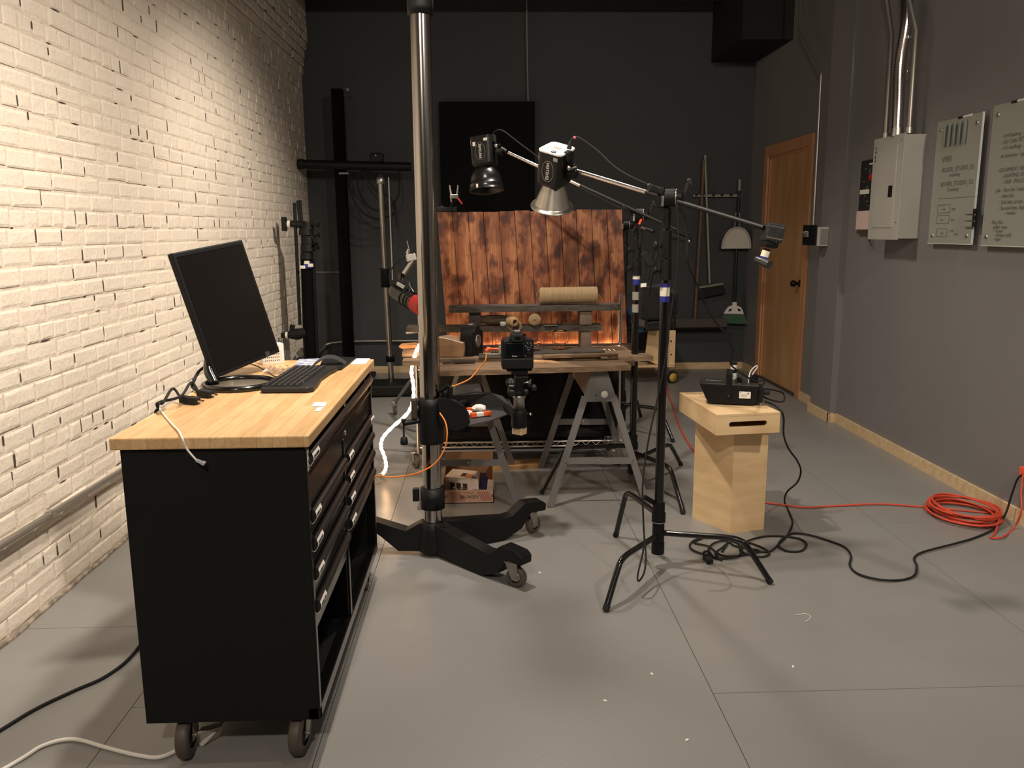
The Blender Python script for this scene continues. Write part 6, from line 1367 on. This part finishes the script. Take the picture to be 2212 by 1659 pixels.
for e in (fe, V((X_+.45, 6.3, .07)), V((X_+.1, 5.35, .07))):
    part('leg', MB().tube([V((X_, 5.9, .55)), e+V((0, 0, .03))], .013, 10), m_greymetal, t); part('caster_stem', MB().lathe([(0, .05), (.022, .048), (.024, .02), (.012, .0)], e, (0, 0, 1), 12), m_alu, t)
    caster(t, (e.x, e.y, .038), .038, .02, .3, m_gtire, m_galv, plate=False, topz=.085)
single('brass_plate', MB().prism([(0, .002), (.012, .010), (.09, .014), (.135, .010), (.135, -.006), (.02, -.010)], PY(861, 750, 4.95), (1, 0, 0), (0, 0, 1), (0, .10, 0)), mat('raw_wood', (206, 150, 100), .6), 'pointed pale wooden board end sticking out left of the chrome column', 'board')
single('thin_rod', MB().tube([PY(877, 719, 4.79), PY(900, 718, 4.79), PY(950, 716, 4.79)], [.006, .003, .003], 8), m_greytape, 'thin pale metal rod sticking out left of the chrome column', 'rod')
# ---- black bundled stands left
YL = 7.05
t = thing('stand_bundle', 'thick bundle of black light stands with white tape marks standing at the brick wall corner', 'stands', (-1.50, YL, 0))
def lp(x, y, Y=YL): return PY(x, y, Y)
mb = MB(); mb.tube([V((lp(675, 775).x, YL, .05)), lp(672, 775), lp(663, 560)], .048, 16); part('column', mb, mat('deep_black', (9, 9, 9), .8, spec=.12), t)
mb = MB(); mb.tube([V((lp(660, 775).x, YL+.03, .05)), lp(657, 560, YL+.03)], .030, 14); mb.tube([lp(683, 770, YL+.04), lp(674, 560, YL+.04)], .024, 14); part('side_columns', mb, m_black, t)
rr = random.Random(17); mb = MB()
mb.tube([lp(662, 560), lp(660, 484)], .040, 14)
for y_, r in ((552, .055), (535, .062), (518, .058), (500, .060), (488, .05)):
    c = lp(662+rr.uniform(-3, 4), y_); mb.cyl(c-V((0, 0, .03)), c+V((0, 0, .03)), r, r*.9, 14)
for (x0, y0, x1, y1) in ((672, 484, 688, 486), (676, 510, 689, 508), (674, 512, 682, 528), (672, 540, 688, 534)): a, b = lp(x0, y0, YL-.03), lp(x1, y1, YL-.05); mb.tube([a, b.lerp(a, .3), b], [.012, .010, .024], 10)
part('knuckles', mb, m_black, t)
for k, (xa, ya, xb_, yb) in enumerate(((636, 438, 648, 702), (643, 433, 648, 480), (648, 432, 652, 480))): part('rod', MB().tube([lp(xa, ya), lp(xb_, yb)], .014 if k == 0 else .012, 10), m_black, t)
mb = MB(); mb.tube([lp(615, 482), lp(636, 484), lp(660, 486)], [.03, .028, .03], 14); mb.frame(lp(614, 484), (1, 0, 0), (0, 1, 0), (0, 0, 1), .018, .03, .058, .008); part('upper_clamp', mb, m_black, t)
part('white_tape', MB().tube([lp(621, 484, YL-.01), lp(627, 484.5, YL-.01)], .0315, 14), m_whitetape, t)
mb = MB(); mb.tube([lp(608, 725), lp(620, 724), lp(640, 722), lp(662, 718)], [.024, .026, .05, .04], 14); mb.tube([lp(630, 715), lp(632, 702)], [.02, .022], 10); part('lower_clamp', mb, m_black, t)
part('white_tape', MB().tube([lp(617, 724, YL-.01), lp(622, 724, YL-.01)], .0275, 14), m_whitetape, t)
mb = MB()
for x, y in ((654, 577), (663, 567), (671, 573)): c = lp(x, y, YL-.055); mb.box(c, (.042, .01, .026), 0, .001)
part('tape_flags', mb, m_whitetape, t); part('blue_tape', MB().box(lp(665, 573, YL-.053), (.07, .008, .05), 0, .001), m_blue, t)
part('foot', MB().box((lp(668, 775).x+.04, YL, .025), (.32, .32, .05), 0, .01), m_black, t)
mb = MB(); c = G(647, 775, .30); mb = MB(); c = PX(650, 762, -1.70); mb.tube([c+V((0, -.05, 0)), c+V((0, .05, .02))], [.03, .025], 12)
single('wall_outlet', mb, m_galv, 'small grey round fitting on the brick wall low behind the stand bundle', 'fitting')
